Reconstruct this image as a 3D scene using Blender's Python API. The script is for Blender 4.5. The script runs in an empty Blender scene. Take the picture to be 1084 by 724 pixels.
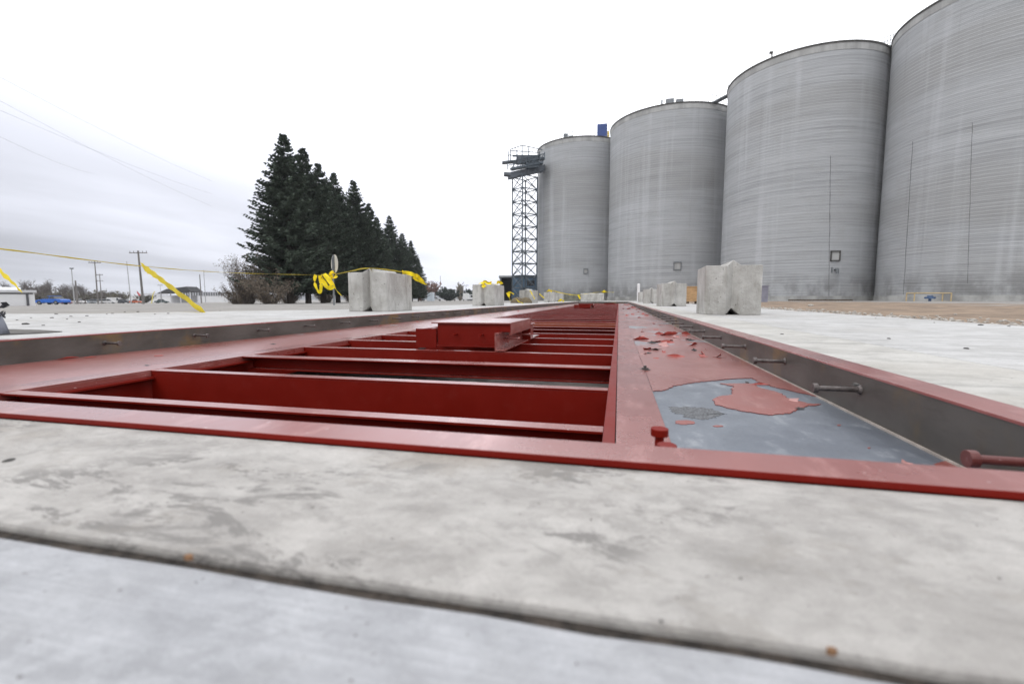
import bpy, math, random
from mathutils import Vector, Matrix, noise
R = math.radians
S = bpy.context.scene
COL = S.collection
rnd = random.Random(7)

# ---------------------------------------------------------------- camera, sky, sun, exposure
CH = 0.185                                   # lens height above the concrete
FPX = 485.0                                  # focal length in pixels of the 1084 px wide photograph
PIT = math.atan(45.5/FPX); YAW = math.atan(113/math.hypot(FPX, 45.5))
cam = bpy.data.cameras.new('camera'); camo = bpy.data.objects.new('camera', cam); COL.objects.link(camo)
cam.sensor_width = 36; cam.lens = 36*FPX/1084; cam.clip_start = 0.01; cam.clip_end = 6000
camo.location = (0, 0, CH); camo.rotation_euler = (math.pi/2-PIT, 0, YAW)
cam.dof.use_dof = True; cam.dof.focus_distance = 2.4; cam.dof.aperture_fstop = 4.5
S.camera = camo
S.view_settings.view_transform = 'Standard'; S.view_settings.look = 'None'
S.view_settings.exposure = .28; S.view_settings.gamma = 1

SUN_EL, SUN_AZ = 48, 215                      # compass style: azimuth clockwise from +Y; light comes from behind left
w = bpy.data.worlds.new('World'); S.world = w; w.use_nodes = True
nt = w.node_tree; nt.nodes.clear()
def N(nt, t, **k):
    n = nt.nodes.new(t)
    for a, b in k.items(): setattr(n, a, b)
    return n
def mth(nt, op, a, b=None, c=None, clamp=False):
    n = N(nt, 'ShaderNodeMath', operation=op, use_clamp=clamp)
    for i, v in enumerate((a, b, c)):
        if v is None: continue
        if isinstance(v, (int, float)): n.inputs[i].default_value = v
        else: nt.links.new(v, n.inputs[i])
    return n.outputs[0]
def mix(nt, fac, a, b, blend='MIX'):
    n = N(nt, 'ShaderNodeMix', data_type='RGBA', blend_type=blend)
    for i, v in ((0, fac), (6, a), (7, b)):
        if isinstance(v, (int, float)): n.inputs[i].default_value = v
        elif isinstance(v, (tuple, list)): n.inputs[i].default_value = (*v, 1) if len(v) == 3 else v
        else: nt.links.new(v, n.inputs[i])
    return n.outputs[2]
def mapr(nt, v, a, b, c=0., d=1., smooth=True):
    n = N(nt, 'ShaderNodeMapRange'); n.interpolation_type = 'SMOOTHSTEP' if smooth else 'LINEAR'
    nt.links.new(v, n.inputs[0])
    for i, x in enumerate((a, b, c, d)): n.inputs[i+1].default_value = x
    return n.outputs[0]
sky = N(nt, 'ShaderNodeTexSky', sky_type='NISHITA'); sky.sun_disc = False
sky.sun_elevation = R(SUN_EL); sky.sun_rotation = R(SUN_AZ); sky.dust_density = 3
tc = N(nt, 'ShaderNodeTexCoord'); sp = N(nt, 'ShaderNodeSeparateXYZ'); nt.links.new(tc.outputs[0], sp.inputs[0])
x_, y_, z_ = sp.outputs
# cloud layer: projected on a high plane so that the bands flatten towards the horizon
den = mth(nt, 'ADD', mth(nt, 'MAXIMUM', z_, 0.0), 0.10)
cv = N(nt, 'ShaderNodeCombineXYZ'); nt.links.new(mth(nt, 'DIVIDE', x_, den), cv.inputs[0]); nt.links.new(mth(nt, 'DIVIDE', y_, den), cv.inputs[1])
nz = N(nt, 'ShaderNodeTexNoise'); nz.inputs['Scale'].default_value = 0.55; nz.inputs['Detail'].default_value = 5; nz.inputs['Roughness'].default_value = .5
mp = N(nt, 'ShaderNodeMapping'); mp.inputs['Rotation'].default_value = (0, 0, R(40)); mp.inputs['Scale'].default_value = (1.0, .45, 1)
nt.links.new(cv.outputs[0], mp.inputs[0]); nt.links.new(mp.outputs[0], nz.inputs['Vector'])
cloud = mapr(nt, nz.outputs[0], .32, .68)
# thick cloud low in the west (left of the picture), thin bright cloud elsewhere
west = mth(nt, 'ADD', mth(nt, 'MULTIPLY', x_, -.80), mth(nt, 'MULTIPLY', y_, .45))
thick = mth(nt, 'MULTIPLY', mapr(nt, west, .25, 1.0), mapr(nt, z_, .60, .08))
front = mapr(nt, mth(nt, 'ADD', y_, mth(nt, 'MULTIPLY', x_, .35)), -.5, .8, 1.05, 1.72)
lum = mth(nt, 'MULTIPLY', front, mth(nt, 'ADD', mth(nt, 'MULTIPLY', thick, -.42), 1.0))
lum = mth(nt, 'ADD', lum, mth(nt, 'MULTIPLY', mth(nt, 'MULTIPLY', mth(nt, 'SUBTRACT', cloud, .5), .30), mth(nt, 'ADD', thick, .25)))
hor = mapr(nt, z_, .30, .0, 0., 1.)
lum = mth(nt, 'ADD', lum, mth(nt, 'MULTIPLY', hor, -.26))
tint = mix(nt, mapr(nt, thick, 0, .8), (.985, 1.0, 1.035), (.945, .97, 1.08))
over = mix(nt, 1.0, tint, lum, 'MULTIPLY')
bg1 = N(nt, 'ShaderNodeBackground'); nt.links.new(sky.outputs[0], bg1.inputs[0]); bg1.inputs[1].default_value = .05
bg2 = N(nt, 'ShaderNodeBackground'); nt.links.new(over, bg2.inputs[0]); bg2.inputs[1].default_value = 1.0
ms = N(nt, 'ShaderNodeMixShader'); ms.inputs[0].default_value = .94
nt.links.new(bg1.outputs[0], ms.inputs[1]); nt.links.new(bg2.outputs[0], ms.inputs[2])
wo = N(nt, 'ShaderNodeOutputWorld'); nt.links.new(ms.outputs[0], wo.inputs[0])

sl = bpy.data.lights.new('sun', 'SUN'); slo = bpy.data.objects.new('sun', sl); COL.objects.link(slo)
sl.energy = .8; sl.angle = R(28); sl.color = (1, .98, .95)
sd = Vector((math.sin(R(SUN_AZ))*math.cos(R(SUN_EL)), math.cos(R(SUN_AZ))*math.cos(R(SUN_EL)), math.sin(R(SUN_EL))))
slo.rotation_euler = sd.to_track_quat('Z', 'Y').to_euler(); slo.location = (0, 0, 60)

# ---------------------------------------------------------------- pixel -> place helpers (calibration from the photograph)
FW = Vector((-math.sin(YAW)*math.cos(PIT), math.cos(YAW)*math.cos(PIT), -math.sin(PIT)))
RT = Vector((math.cos(YAW), math.sin(YAW), 0)); UP = RT.cross(FW); CC = Vector((0, 0, CH))
FH = Vector((-math.sin(YAW), math.cos(YAW), 0))
def ray(x, y): return FW+(x-542)/FPX*RT-(y-362)/FPX*UP
def at(x, y, z=0.):                           # the place on the level z
    d = ray(x, y); return CC+d*((z-CH)/d.z)
def atD(x, y, D):                             # the place at the distance D ahead
    d = ray(x, y); return CC+d*(D/d.dot(FH))
def gz(x, y): return -.035-.0085*min(max(-x-6, 0), 190)
def base(x, D):                               # ground place under the column x at distance D
    p = atD(x, 316.5, D); p.z = gz(p.x, p.y); return p

# ---------------------------------------------------------------- mesh helpers
class MB:
    def __init__(s): s.v = []; s.f = []; s.m = []
    def add(s, vs, fs):
        o = len(s.v); s.v += [Vector(a) for a in vs]; s.f += [tuple(i+o for i in f) for f in fs]; return s
    def box(s, lo, hi, rz=0, c=None):
        x0, y0, z0 = lo; x1, y1, z1 = hi
        vs = [Vector(p) for p in ((x0,y0,z0),(x1,y0,z0),(x1,y1,z0),(x0,y1,z0),(x0,y0,z1),(x1,y0,z1),(x1,y1,z1),(x0,y1,z1))]
        if rz:
            c = Vector(c) if c else (Vector(lo)+Vector(hi))/2; m = Matrix.Rotation(rz, 3, 'Z'); vs = [c+m@(p-c) for p in vs]
        return s.add(vs, [(0,3,2,1),(4,5,6,7),(0,1,5,4),(1,2,6,5),(2,3,7,6),(3,0,4,7)])
    def cyl(s, a, b, r0, r1=None, n=10, cap=True):
        a = Vector(a); b = Vector(b); r1 = r0 if r1 is None else r1
        d = (b-a).normalized(); q = d.to_track_quat('Z', 'Y'); vs = []
        for c, r in ((a, r0), (b, r1)):
            for i in range(n):
                t = 2*math.pi*i/n; vs.append(c+q@Vector((math.cos(t)*r, math.sin(t)*r, 0)))
        fs = [(i, (i+1) % n, n+(i+1) % n, n+i) for i in range(n)]
        if cap: fs += [tuple(range(n-1, -1, -1)), tuple(range(n, 2*n))]
        return s.add(vs, fs)
    def tube(s, pts, rs, n=6):
        pts = [Vector(p) for p in pts]
        if not hasattr(rs, '__len__'): rs = [rs]*len(pts)
        vs = []
        for k, p in enumerate(pts):
            d = (pts[min(k+1, len(pts)-1)]-pts[max(k-1, 0)]).normalized(); q = d.to_track_quat('Z', 'Y')
            for i in range(n):
                t = 2*math.pi*i/n; vs.append(p+q@Vector((math.cos(t)*rs[k], math.sin(t)*rs[k], 0)))
        fs = [(k*n+i, k*n+(i+1) % n, (k+1)*n+(i+1) % n, (k+1)*n+i) for k in range(len(pts)-1) for i in range(n)]
        fs += [tuple(range(n-1, -1, -1)), tuple(range((len(pts)-1)*n, len(pts)*n))]
        return s.add(vs, fs)
    def prism(s, poly, z0, z1):               # poly counter-clockwise in the ground plane
        n = len(poly)
        vs = [(p[0], p[1], z0) for p in poly]+[(p[0], p[1], z1) for p in poly]
        return s.add(vs, [tuple(range(n-1, -1, -1)), tuple(range(n, 2*n))]+[(i, (i+1) % n, n+(i+1) % n, n+i) for i in range(n)])
    def extr(s, prof, a, b):                  # prof in (x,z), pushed from y=a to y=b
        n = len(prof)
        vs = [(p[0], a, p[1]) for p in prof]+[(p[0], b, p[1]) for p in prof]
        return s.add(vs, [tuple(range(n)), tuple(range(2*n-1, n-1, -1))]+[(i, n+i, n+(i+1) % n, (i+1) % n) for i in range(n)])
    def build(s, name, m, parent=None, origin=None, smooth=False, bevel=0):
        o0 = Vector(origin) if origin is not None else (parent.matrix_basis.translation if parent else Vector((0, 0, 0)))
        if parent is not None and parent.get('_w'): o0 = Vector(parent['_w'])
        me = bpy.data.meshes.new(name); me.from_pydata([tuple(v-o0) for v in s.v], [], s.f)
        me.materials.append(m); me.update()
        if smooth:
            me.polygons.foreach_set('use_smooth', [True]*len(me.polygons))
        o = bpy.data.objects.new(name, me); COL.objects.link(o)
        if parent is not None: o.parent = parent
        else: o.location = o0
        if bevel:
            b = o.modifiers.new('bevel', 'BEVEL'); b.width = bevel; b.segments = 2; b.limit_method = 'ANGLE'
        return o
def tag(o, label=None, cat=None, group=None, kind=None):
    if label: o['label'] = label
    if cat: o['category'] = cat
    if group: o['group'] = group
    if kind: o['kind'] = kind
    return o
def thing(name, loc, label, cat, group=None, rz=0):
    o = bpy.data.objects.new(name, None); COL.objects.link(o); o.location = loc; o.rotation_euler = (0, 0, rz)
    o.empty_display_size = .1
    return tag(o, label, cat, group)
def local(mb_fn): return mb_fn
def dup(o, loc, rz=None, sc=None, label=None, group=None, parent=None):
    c = o.copy(); COL.objects.link(c)
    if parent is None:
        c.location = loc
        if rz is not None: c.rotation_euler = (0, 0, rz)
        if sc is not None: c.scale = sc if hasattr(sc, '__len__') else (sc, sc, sc)
        if label: c['label'] = label
        if group: c['group'] = group
    else: c.parent = parent
    for ch in [q for q in KIDS.get(o.name, [])]: dup(ch, None, parent=c)
    return c
KIDS = {}
def kids(root, *ch): KIDS.setdefault(root.name, []).extend(ch)

# ---------------------------------------------------------------- materials
def mat(name, col, rough=.6, metal=0., spec=.5, var=0., vscale=4., col2=None, bump=0., bscale=30., coord='Object', vec=None, detail=5):
    m = bpy.data.materials.new(name); m.use_nodes = True; t = m.node_tree; b = t.nodes['Principled BSDF']
    b.inputs['Base Color'].default_value = (*col, 1); b.inputs['Roughness'].default_value = rough
    b.inputs['Metallic'].default_value = metal; b.inputs['Specular IOR Level'].default_value = spec
    tcn = N(t, 'ShaderNodeTexCoord'); src = tcn.outputs[coord]
    if vec:
        q = N(t, 'ShaderNodeMapping'); q.inputs['Scale'].default_value = vec; t.links.new(src, q.inputs[0]); src = q.outputs[0]
    if var or col2:
        n = N(t, 'ShaderNodeTexNoise'); n.inputs['Scale'].default_value = vscale; n.inputs['Detail'].default_value = detail; n.inputs['Roughness'].default_value = .6
        t.links.new(src, n.inputs['Vector'])
        c2 = col2 or tuple(c*(1-var) for c in col)
        t.links.new(mix(t, mapr(t, n.outputs[0], .35, .65), c2, col), b.inputs['Base Color'])
    if bump:
        n2 = N(t, 'ShaderNodeTexNoise'); n2.inputs['Scale'].default_value = bscale; n2.inputs['Detail'].default_value = 6
        t.links.new(src, n2.inputs['Vector'])
        bp = N(t, 'ShaderNodeBump'); bp.inputs['Strength'].default_value = bump; bp.inputs['Distance'].default_value = .02
        t.links.new(n2.outputs[0], bp.inputs['Height']); t.links.new(bp.outputs[0], b.inputs['Normal'])
    return m
def noisetex(t, src, scale, detail=5, rough=.6, vec=None, off=(0, 0, 0), dist=0., rot=(0, 0, 0)):
    q = N(t, 'ShaderNodeMapping'); q.inputs['Scale'].default_value = vec or (1, 1, 1); q.inputs['Location'].default_value = off; q.inputs['Rotation'].default_value = rot
    t.links.new(src, q.inputs[0])
    n = N(t, 'ShaderNodeTexNoise'); n.inputs['Scale'].default_value = scale; n.inputs['Detail'].default_value = detail
    n.inputs['Roughness'].default_value = rough; n.inputs['Distortion'].default_value = dist
    t.links.new(q.outputs[0], n.inputs['Vector']); return n.outputs[0]
def newmat(name, rough=.8, spec=.4):
    m = bpy.data.materials.new(name); m.use_nodes = True; t = m.node_tree; b = t.nodes['Principled BSDF']
    b.inputs['Roughness'].default_value = rough; b.inputs['Specular IOR Level'].default_value = spec
    tcn = N(t, 'ShaderNodeTexCoord'); return m, t, b, tcn.outputs['Object']
def bumpto(t, b, h, strength, dist):
    bp = N(t, 'ShaderNodeBump'); bp.inputs['Strength'].default_value = strength; bp.inputs['Distance'].default_value = dist
    t.links.new(h, bp.inputs['Height']); t.links.new(bp.outputs[0], b.inputs['Normal'])

def slab_mat(name, light, dark, brushed=False, stain=.6, speck=(.10, .09, .08), far=False):
    m, t, b, o = newmat(name, .66, .4)
    k = 1. if not far else .35
    n1 = noisetex(t, o, 5.0*k, 9, .68, dist=.35, vec=(.8, 1.15, 1)); n2 = noisetex(t, o, 24*k, 9, .74, vec=(.8, 1.2, 1), off=(3, 1, 0), dist=.3); n3 = noisetex(t, o, 2.4*k, 5, .6, off=(7, 2, 0))
    c = mix(t, mapr(t, n1, .38, .60), dark, light)
    c = mix(t, mth(t, 'MULTIPLY', mapr(t, n2, .47, .64), .50), c, tuple(x*.66 for x in dark))
    c = mix(t, mth(t, 'MULTIPLY', mapr(t, n2, .48, .34), .35), c, tuple(min(1, x*1.25) for x in light))
    c = mix(t, mth(t, 'MULTIPLY', mapr(t, n3, .50, .66), stain*.55), c, (dark[0]*.78, dark[1]*.70, dark[2]*.60))
    # laitance patches and smears left by the trowel, with sharp ragged edges
    n5 = noisetex(t, o, 11*k, 9, .80, vec=(.55, 1.5, 1), off=(1, 9, 0), dist=.6, rot=(0, 0, .5))
    gate = mapr(t, noisetex(t, o, 3.2*k, 3, .5, off=(4, 4, 0)), .42, .56)
    c = mix(t, mth(t, 'MULTIPLY', mth(t, 'MULTIPLY', mapr(t, n5, .53, .57), gate), stain), c, tuple(x*.60 for x in dark))
    n7 = noisetex(t, o, 7*k, 9, .75, off=(8, 3, 0))
    c = mix(t, mth(t, 'MULTIPLY', mapr(t, n7, .56, .585), stain*.30), c, (dark[0]*.74, dark[1]*.71, dark[2]*.66))
    c = mix(t, mth(t, 'MULTIPLY', mapr(t, n7, .43, .40), stain*.35), c, tuple(min(1, x*1.22) for x in light))
    n4 = noisetex(t, o, 170*k, 3, .6); n8 = noisetex(t, o, 520*k, 2, .6)
    c = mix(t, mth(t, 'MULTIPLY', mapr(t, n8, .35, .65, 1, 0), .16), c, tuple(x*.5 for x in dark))
    c = mix(t, mapr(t, n4, .69, .73), c, speck)
    if brushed:
        n6 = noisetex(t, o, 7, 6, .7, vec=(1, 30, 1), rot=(0, 0, -.12)); c = mix(t, mth(t, 'MULTIPLY', mapr(t, n6, .42, .62), .40), c, tuple(x*.78 for x in dark))
    t.links.new(c, b.inputs['Base Color'])
    h = mth(t, 'ADD', mth(t, 'MULTIPLY', n2, .7), mth(t, 'ADD', mth(t, 'MULTIPLY', n1, .5), mth(t, 'ADD', mth(t, 'MULTIPLY', n4, .22), mth(t, 'MULTIPLY', n8, .08))))
    bumpto(t, b, h, .7, .006)
    return m
M_strip = slab_mat('warm_concrete', (.445, .425, .402), (.335, .317, .298), stain=.95)
M_near = slab_mat('cool_brushed_concrete', (.445, .449, .466), (.365, .369, .386), True, .35)
M_yard = slab_mat('yard_concrete', (.49, .485, .48), (.40, .393, .382), False, .35, far=True)
def block_mat():
    m, t, b, o = newmat('cast_block_concrete', .85, .3)
    oi = N(t, 'ShaderNodeObjectInfo'); va = N(t, 'ShaderNodeVectorMath', operation='ADD'); t.links.new(o, va.inputs[0]); t.links.new(oi.outputs['Location'], va.inputs[1]); o = va.outputs[0]
    n1 = noisetex(t, o, 2.6, 6, .65); n2 = noisetex(t, o, 30, 4, .6); n3 = noisetex(t, o, 7, 5, .6, vec=(1.6, 1.6, .28))
    c = mix(t, mapr(t, n1, .34, .68), (.335, .325, .305), (.50, .492, .472))
    c = mix(t, mth(t, 'MULTIPLY', mapr(t, n3, .50, .70), .60), c, (.25, .24, .215))
    c = mix(t, mapr(t, n2, .655, .70), c, (.08, .075, .07))
    t.links.new(c, b.inputs['Base Color']); bumpto(t, b, mth(t, 'ADD', n2, mth(t, 'MULTIPLY', n1, 2)), .5, .02)
    return m
M_block = block_mat()
def silo_mat():
    m, t, b, o = newmat('silo_concrete', .88, .25)
    oi = N(t, 'ShaderNodeObjectInfo'); va = N(t, 'ShaderNodeVectorMath', operation='ADD'); t.links.new(o, va.inputs[0])
    sc = N(t, 'ShaderNodeVectorMath', operation='MULTIPLY'); t.links.new(oi.outputs['Location'], sc.inputs[0]); sc.inputs[1].default_value = (1, 1, 0); t.links.new(sc.outputs[0], va.inputs[1]); q = va.outputs[0]
    fine = noisetex(t, q, 1, 6, .72, vec=(.10, .10, 4.6)); med = noisetex(t, q, 1, 5, .6, vec=(.05, .05, .55), off=(5, 5, 5))
    big = noisetex(t, q, 1, 4, .55, vec=(.03, .03, .16), off=(9, 1, 2)); ver = noisetex(t, q, 1, 4, .6, vec=(.55, .55, .022), off=(2, 8, 3))
    ver2 = noisetex(t, q, 1, 3, .6, vec=(1.6, 1.6, .05), off=(7, 3, 1)); blot = noisetex(t, q, .5, 6, .65, off=(1, 2, 7))
    c = mix(t, mapr(t, fine, .28, .72), (.285, .293, .306), (.435, .446, .463))
    c = mix(t, mth(t, 'MULTIPLY', mapr(t, med, .40, .68), .30), c, (.49, .50, .52))
    c = mix(t, mth(t, 'MULTIPLY', mapr(t, big, .45, .65), .50), c, (.275, .273, .268))
    c = mix(t, mth(t, 'MULTIPLY', mapr(t, ver, .50, .72), .36), c, (.60, .615, .65))
    c = mix(t, mth(t, 'MULTIPLY', mapr(t, ver2, .62, .74), .30), c, (.23, .23, .23))
    c = mix(t, mth(t, 'MULTIPLY', mapr(t, blot, .50, .75), .35), c, (.31, .305, .295))
    # lines left by the sliding form, one lift about every third of a metre
    s2 = N(t, 'ShaderNodeSeparateXYZ'); t.links.new(o, s2.inputs[0])
    wv = mth(t, 'FRACT', mth(t, 'ADD', mth(t, 'MULTIPLY', s2.outputs[2], 2.9), mth(t, 'MULTIPLY', blot, .10)))
    line = mapr(t, mth(t, 'ABSOLUTE', mth(t, 'SUBTRACT', wv, .5)), .16, .02)
    c = mix(t, mth(t, 'MULTIPLY', line, mapr(t, med, .25, .7, .30, .75)), c, (.45, .458, .472))
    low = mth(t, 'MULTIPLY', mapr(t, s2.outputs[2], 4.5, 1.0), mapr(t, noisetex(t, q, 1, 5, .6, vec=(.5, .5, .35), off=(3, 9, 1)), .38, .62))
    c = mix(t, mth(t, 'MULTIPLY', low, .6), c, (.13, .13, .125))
    t.links.new(c, b.inputs['Base Color']); bumpto(t, b, mth(t, 'ADD', fine, mth(t, 'MULTIPLY', line, .5)), .5, .05)
    return m
M_silo = silo_mat()
M_rim = mat('dark_silo_rim', (.075, .07, .065), .8, var=.4, vscale=1)
M_lip = mat('pale_silo_band', (.43, .43, .425), .85, var=.3, vscale=.6, vec=(1, 1, .2))
M_plinth = mat('silo_plinth_concrete', (.45, .45, .44), .9, var=.45, vscale=.5, bump=.3)
def red_mat(name, base, dust=.35, rough=.34, spec=.5):
    m, t, b, o = newmat(name, rough, spec)
    n1 = noisetex(t, o, 2.5, 6, .65, vec=(1, .8, 1)); n2 = noisetex(t, o, 22, 6, .7, vec=(1, .3, 1)); n3 = noisetex(t, o, 60, 3, .6)
    c = mix(t, mapr(t, n1, .3, .7), tuple(x*.80 for x in base), base)
    c = mix(t, mth(t, 'MULTIPLY', mapr(t, n2, .5, .72), dust), c, (.50, .24, .22))
    c = mix(t, mth(t, 'MULTIPLY', mapr(t, n3, .68, .74), dust*1.3), c, (.55, .42, .40))
    t.links.new(c, b.inputs['Base Color'])
    t.links.new(mapr(t, n1, .3, .7, rough-.05, rough+.16), b.inputs['Roughness']); bumpto(t, b, n2, .12, .003)
    return m
M_red = red_mat('red_primer_paint', (.185, .0075, .0030), .02, .42, .16)
M_redtop = red_mat('scuffed_skylit_primer', (.265, .064, .054), .50, .26)  # paler copy of the primer: sky light on tops put into colour, plus scuffs
M_steel = None
def skylit_dusty_top(o):  # up-facing faces take the paler copy, painting in sky light besides dust
    o.data.materials.append(M_redtop)
    for p in o.data.polygons:
        if p.normal.z > .9: p.material_index = 1
    return o
def plate_mat():
    m, t, b, o = newmat('bare_grey_plate', .42, .5); b.inputs['Metallic'].default_value = .35
    n1 = noisetex(t, o, 3, 6, .65); n2 = noisetex(t, o, 14, 7, .7, vec=(1, .5, 1)); n3 = noisetex(t, o, 90, 4, .6)
    c = mix(t, mapr(t, n1, .3, .7), (.125, .140, .168), (.180, .198, .228))
    c = mix(t, mth(t, 'MULTIPLY', mapr(t, n2, .52, .70), .55), c, (.34, .355, .375))
    c = mix(t, mapr(t, n3, .70, .76), c, (.40, .30, .22))
    t.links.new(c, b.inputs['Base Color']); t.links.new(mapr(t, n2, .3, .7, .34, .55), b.inputs['Roughness']); bumpto(t, b, n3, .1, .002)
    return m
M_plate = plate_mat()
def peel_mat(name, lo, hi, thr):
    m, t, b, o = newmat(name, .45, .5)
    n1 = noisetex(t, o, 3.0, 6, .62, dist=.6); n2 = noisetex(t, o, 20, 6, .7); n3 = noisetex(t, o, 70, 3, .6); n4 = noisetex(t, o, 1.2, 4, .6)
    s2 = N(t, 'ShaderNodeSeparateXYZ'); t.links.new(o, s2.inputs[0])
    c = mix(t, mapr(t, n4, .3, .7), (.25, .062, .050), (.30, .092, .080))
    c = mix(t, mth(t, 'MULTIPLY', mapr(t, n2, .5, .75), .35), c, (.52, .28, .25))
    c = mix(t, mapr(t, n3, .69, .75), c, (.60, .46, .44))
    zone = mth(t, 'MULTIPLY', mapr(t, s2.outputs[1], lo, lo+.5), mapr(t, s2.outputs[1], hi+2, hi))
    pe = mth(t, 'MULTIPLY', mapr(t, n1, thr, thr+.012), zone)
    c = mix(t, pe, c, (.26, .28, .31))
    t.links.new(c, b.inputs['Base Color']); t.links.new(mapr(t, n4, .3, .7, .24, .38), b.inputs['Roughness'])
    bumpto(t, b, mth(t, 'ADD', mth(t, 'MULTIPLY', pe, -1), mth(t, 'MULTIPLY', n2, .3)), .3, .003)
    return m
M_film = peel_mat('peeling_red_paint', 2.1, 24, .56)
M_filml = peel_mat('dusty_red_paint', 1.2, 26, .64)
def web_mat():
    m, t, b, o = newmat('weathered_mill_steel', .5, .4); b.inputs['Metallic'].default_value = .4
    n1 = noisetex(t, o, 2.2, 5, .6, vec=(1, 1, 2)); n2 = noisetex(t, o, 10, 7, .7, vec=(1, .5, 2)); n3 = noisetex(t, o, 3.1, 4, .6, off=(3, 3, 3))
    c = mix(t, mapr(t, n1, .3, .7), (.070, .062, .054), (.125, .115, .105))
    c = mix(t, mth(t, 'MULTIPLY', mapr(t, n2, .5, .75), .5), c, (.055, .045, .04))
    c = mix(t, mth(t, 'MULTIPLY', mapr(t, n3, .52, .70), .75), c, (.20, .13, .05))
    t.links.new(c, b.inputs['Base Color']); bumpto(t, b, n2, .15, .004)
    return m
M_web = web_mat()
M_stud = mat('rusty_stud_steel', (.14, .12, .115), .45, .6, var=.5, vscale=60, bump=.2, bscale=200)
M_seal = mat('tan_seam_sealant', (.42, .37, .33), .7, var=.3, vscale=20)
M_seam = mat('dirty_seam', (.03, .022, .02), .9, var=.4, vscale=30)
M_dirt = mat('joint_dirt', (.022, .018, .015), .95, col2=(.07, .056, .045), vscale=55, bump=.8, bscale=90)
M_gravel = mat('gravel_lot', (.30, .285, .268), .95, col2=(.22, .208, .192), vscale=.9, bump=.7, bscale=14)
M_soil = mat('bare_soil', (.27, .195, .135), .95, col2=(.16, .115, .08), vscale=1.6, bump=1, bscale=9)
M_stone = mat('dark_stone', (.10, .095, .09), .9, var=.5, vscale=30)
M_pstone = mat('pale_stone', (.50, .47, .43), .9, var=.5, vscale=30)
M_tape = mat('yellow_barrier_tape', (.95, .74, .003), .6, var=.12, vscale=12); M_tape.node_tree.nodes['Principled BSDF'].inputs['Subsurface Weight'].default_value = .0
M_wood = mat('raw_plywood', (.48, .30, .15), .8, var=.3, vscale=6, vec=(1, 1, 4))
M_timber = mat('old_timber', (.13, .095, .065), .9, var=.4, vscale=5)
M_white = mat('white_metal', (.76, .76, .77), .6, var=.06, vscale=.4)
M_whited = mat('white_trim', (.62, .62, .64), .6, var=.1, vscale=1)
M_galv = mat('galvanised_steel', (.23, .245, .26), .5, .5, var=.25, vscale=2)
M_towr = mat('blue_grey_steel', (.10, .125, .15), .6, .3, var=.25, vscale=1)
M_trough = mat('dark_conveyor_housing', (.12, .135, .16), .6, .2, var=.3, vscale=1)
M_blue = mat('blue_painted_sheet', (.025, .06, .22), .5, var=.25, vscale=1)
M_steelblue = mat('slate_blue_cladding', (.085, .15, .225), .7, var=.25, vscale=.6, vec=(1, 1, .3))
M_shed = mat('dark_shed_opening', (.018, .018, .02), .8, var=.3, vscale=1)
M_shedc = mat('shed_cladding', (.34, .35, .36), .7, var=.15, vscale=.6)
M_yel = mat('pale_yellow_pipe', (.55, .42, .24), .55, var=.2, vscale=3)
M_pole = mat('weathered_pole_wood', (.20, .185, .175), .85, var=.4, vscale=1.5, vec=(1, 1, .2))
M_lightpole = mat('pale_pole_metal', (.38, .38, .39), .6, var=.15, vscale=1)
M_wire = mat('dark_cable', (.30, .30, .31), .6, var=.2)
M_bark = mat('spruce_bark', (.085, .070, .060), .95, col2=(.045, .036, .03), vscale=5, vec=(1, 1, .3), bump=.6, bscale=14)
M_greybark = mat('grey_bark', (.13, .11, .10), .95, var=.4, vscale=4)
def leaf(name, a, b_, rough=.75):
    m, t, b, o = newmat(name, rough, .2)
    n = noisetex(t, o, 1.6, 4, .6); n2 = noisetex(t, o, 9, 3, .6)
    c = mix(t, mapr(t, n, .32, .68), a, b_); c = mix(t, mth(t, 'MULTIPLY', mapr(t, n2, .45, .7), .5), c, tuple(x*1.5 for x in b_))
    t.links.new(c, b.inputs['Base Color']); return m
M_spruce = leaf('spruce_needles', (.058, .078, .056), (.100, .128, .098))
M_brownleaf = leaf('dry_brown_leaves', (.115, .092, .068), (.20, .165, .13))
M_oliveleaf = leaf('olive_leaves', (.085, .075, .045), (.14, .125, .08))
M_russet = leaf('russet_leaves', (.16, .085, .065), (.24, .14, .11))
M_darkleaf = leaf('dark_evergreen_leaves', (.025, .035, .028), (.045, .06, .048))
M_tanleaf = leaf('tan_poplar_leaves', (.23, .20, .16), (.30, .27, .22))
M_glass = mat('car_glass', (.02, .023, .028), .12, var=.2)
M_rub = mat('tyre_rubber', (.02, .02, .021), .8, var=.3)
M_hill = mat('wooded_hillside', (.085, .095, .105), .95, col2=(.14, .14, .145), vscale=.02, detail=8)
M_signback = mat('sign_back_metal', (.58, .55, .48), .6, .0, var=.15, vscale=4)
M_bag = mat('burlap_sack', (.17, .135, .085), .95, var=.35, vscale=14, bump=.5, bscale=60)
M_sleeve = mat('grey_plastic_sleeve', (.20, .21, .25), .6, var=.25, vscale=8)
M_rag = mat('dark_grey_rag', (.055, .055, .065), .8, var=.5, vscale=12)
def carpaint(n, c): return mat(n, c, .3, .1, var=.1, vscale=1)

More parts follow.
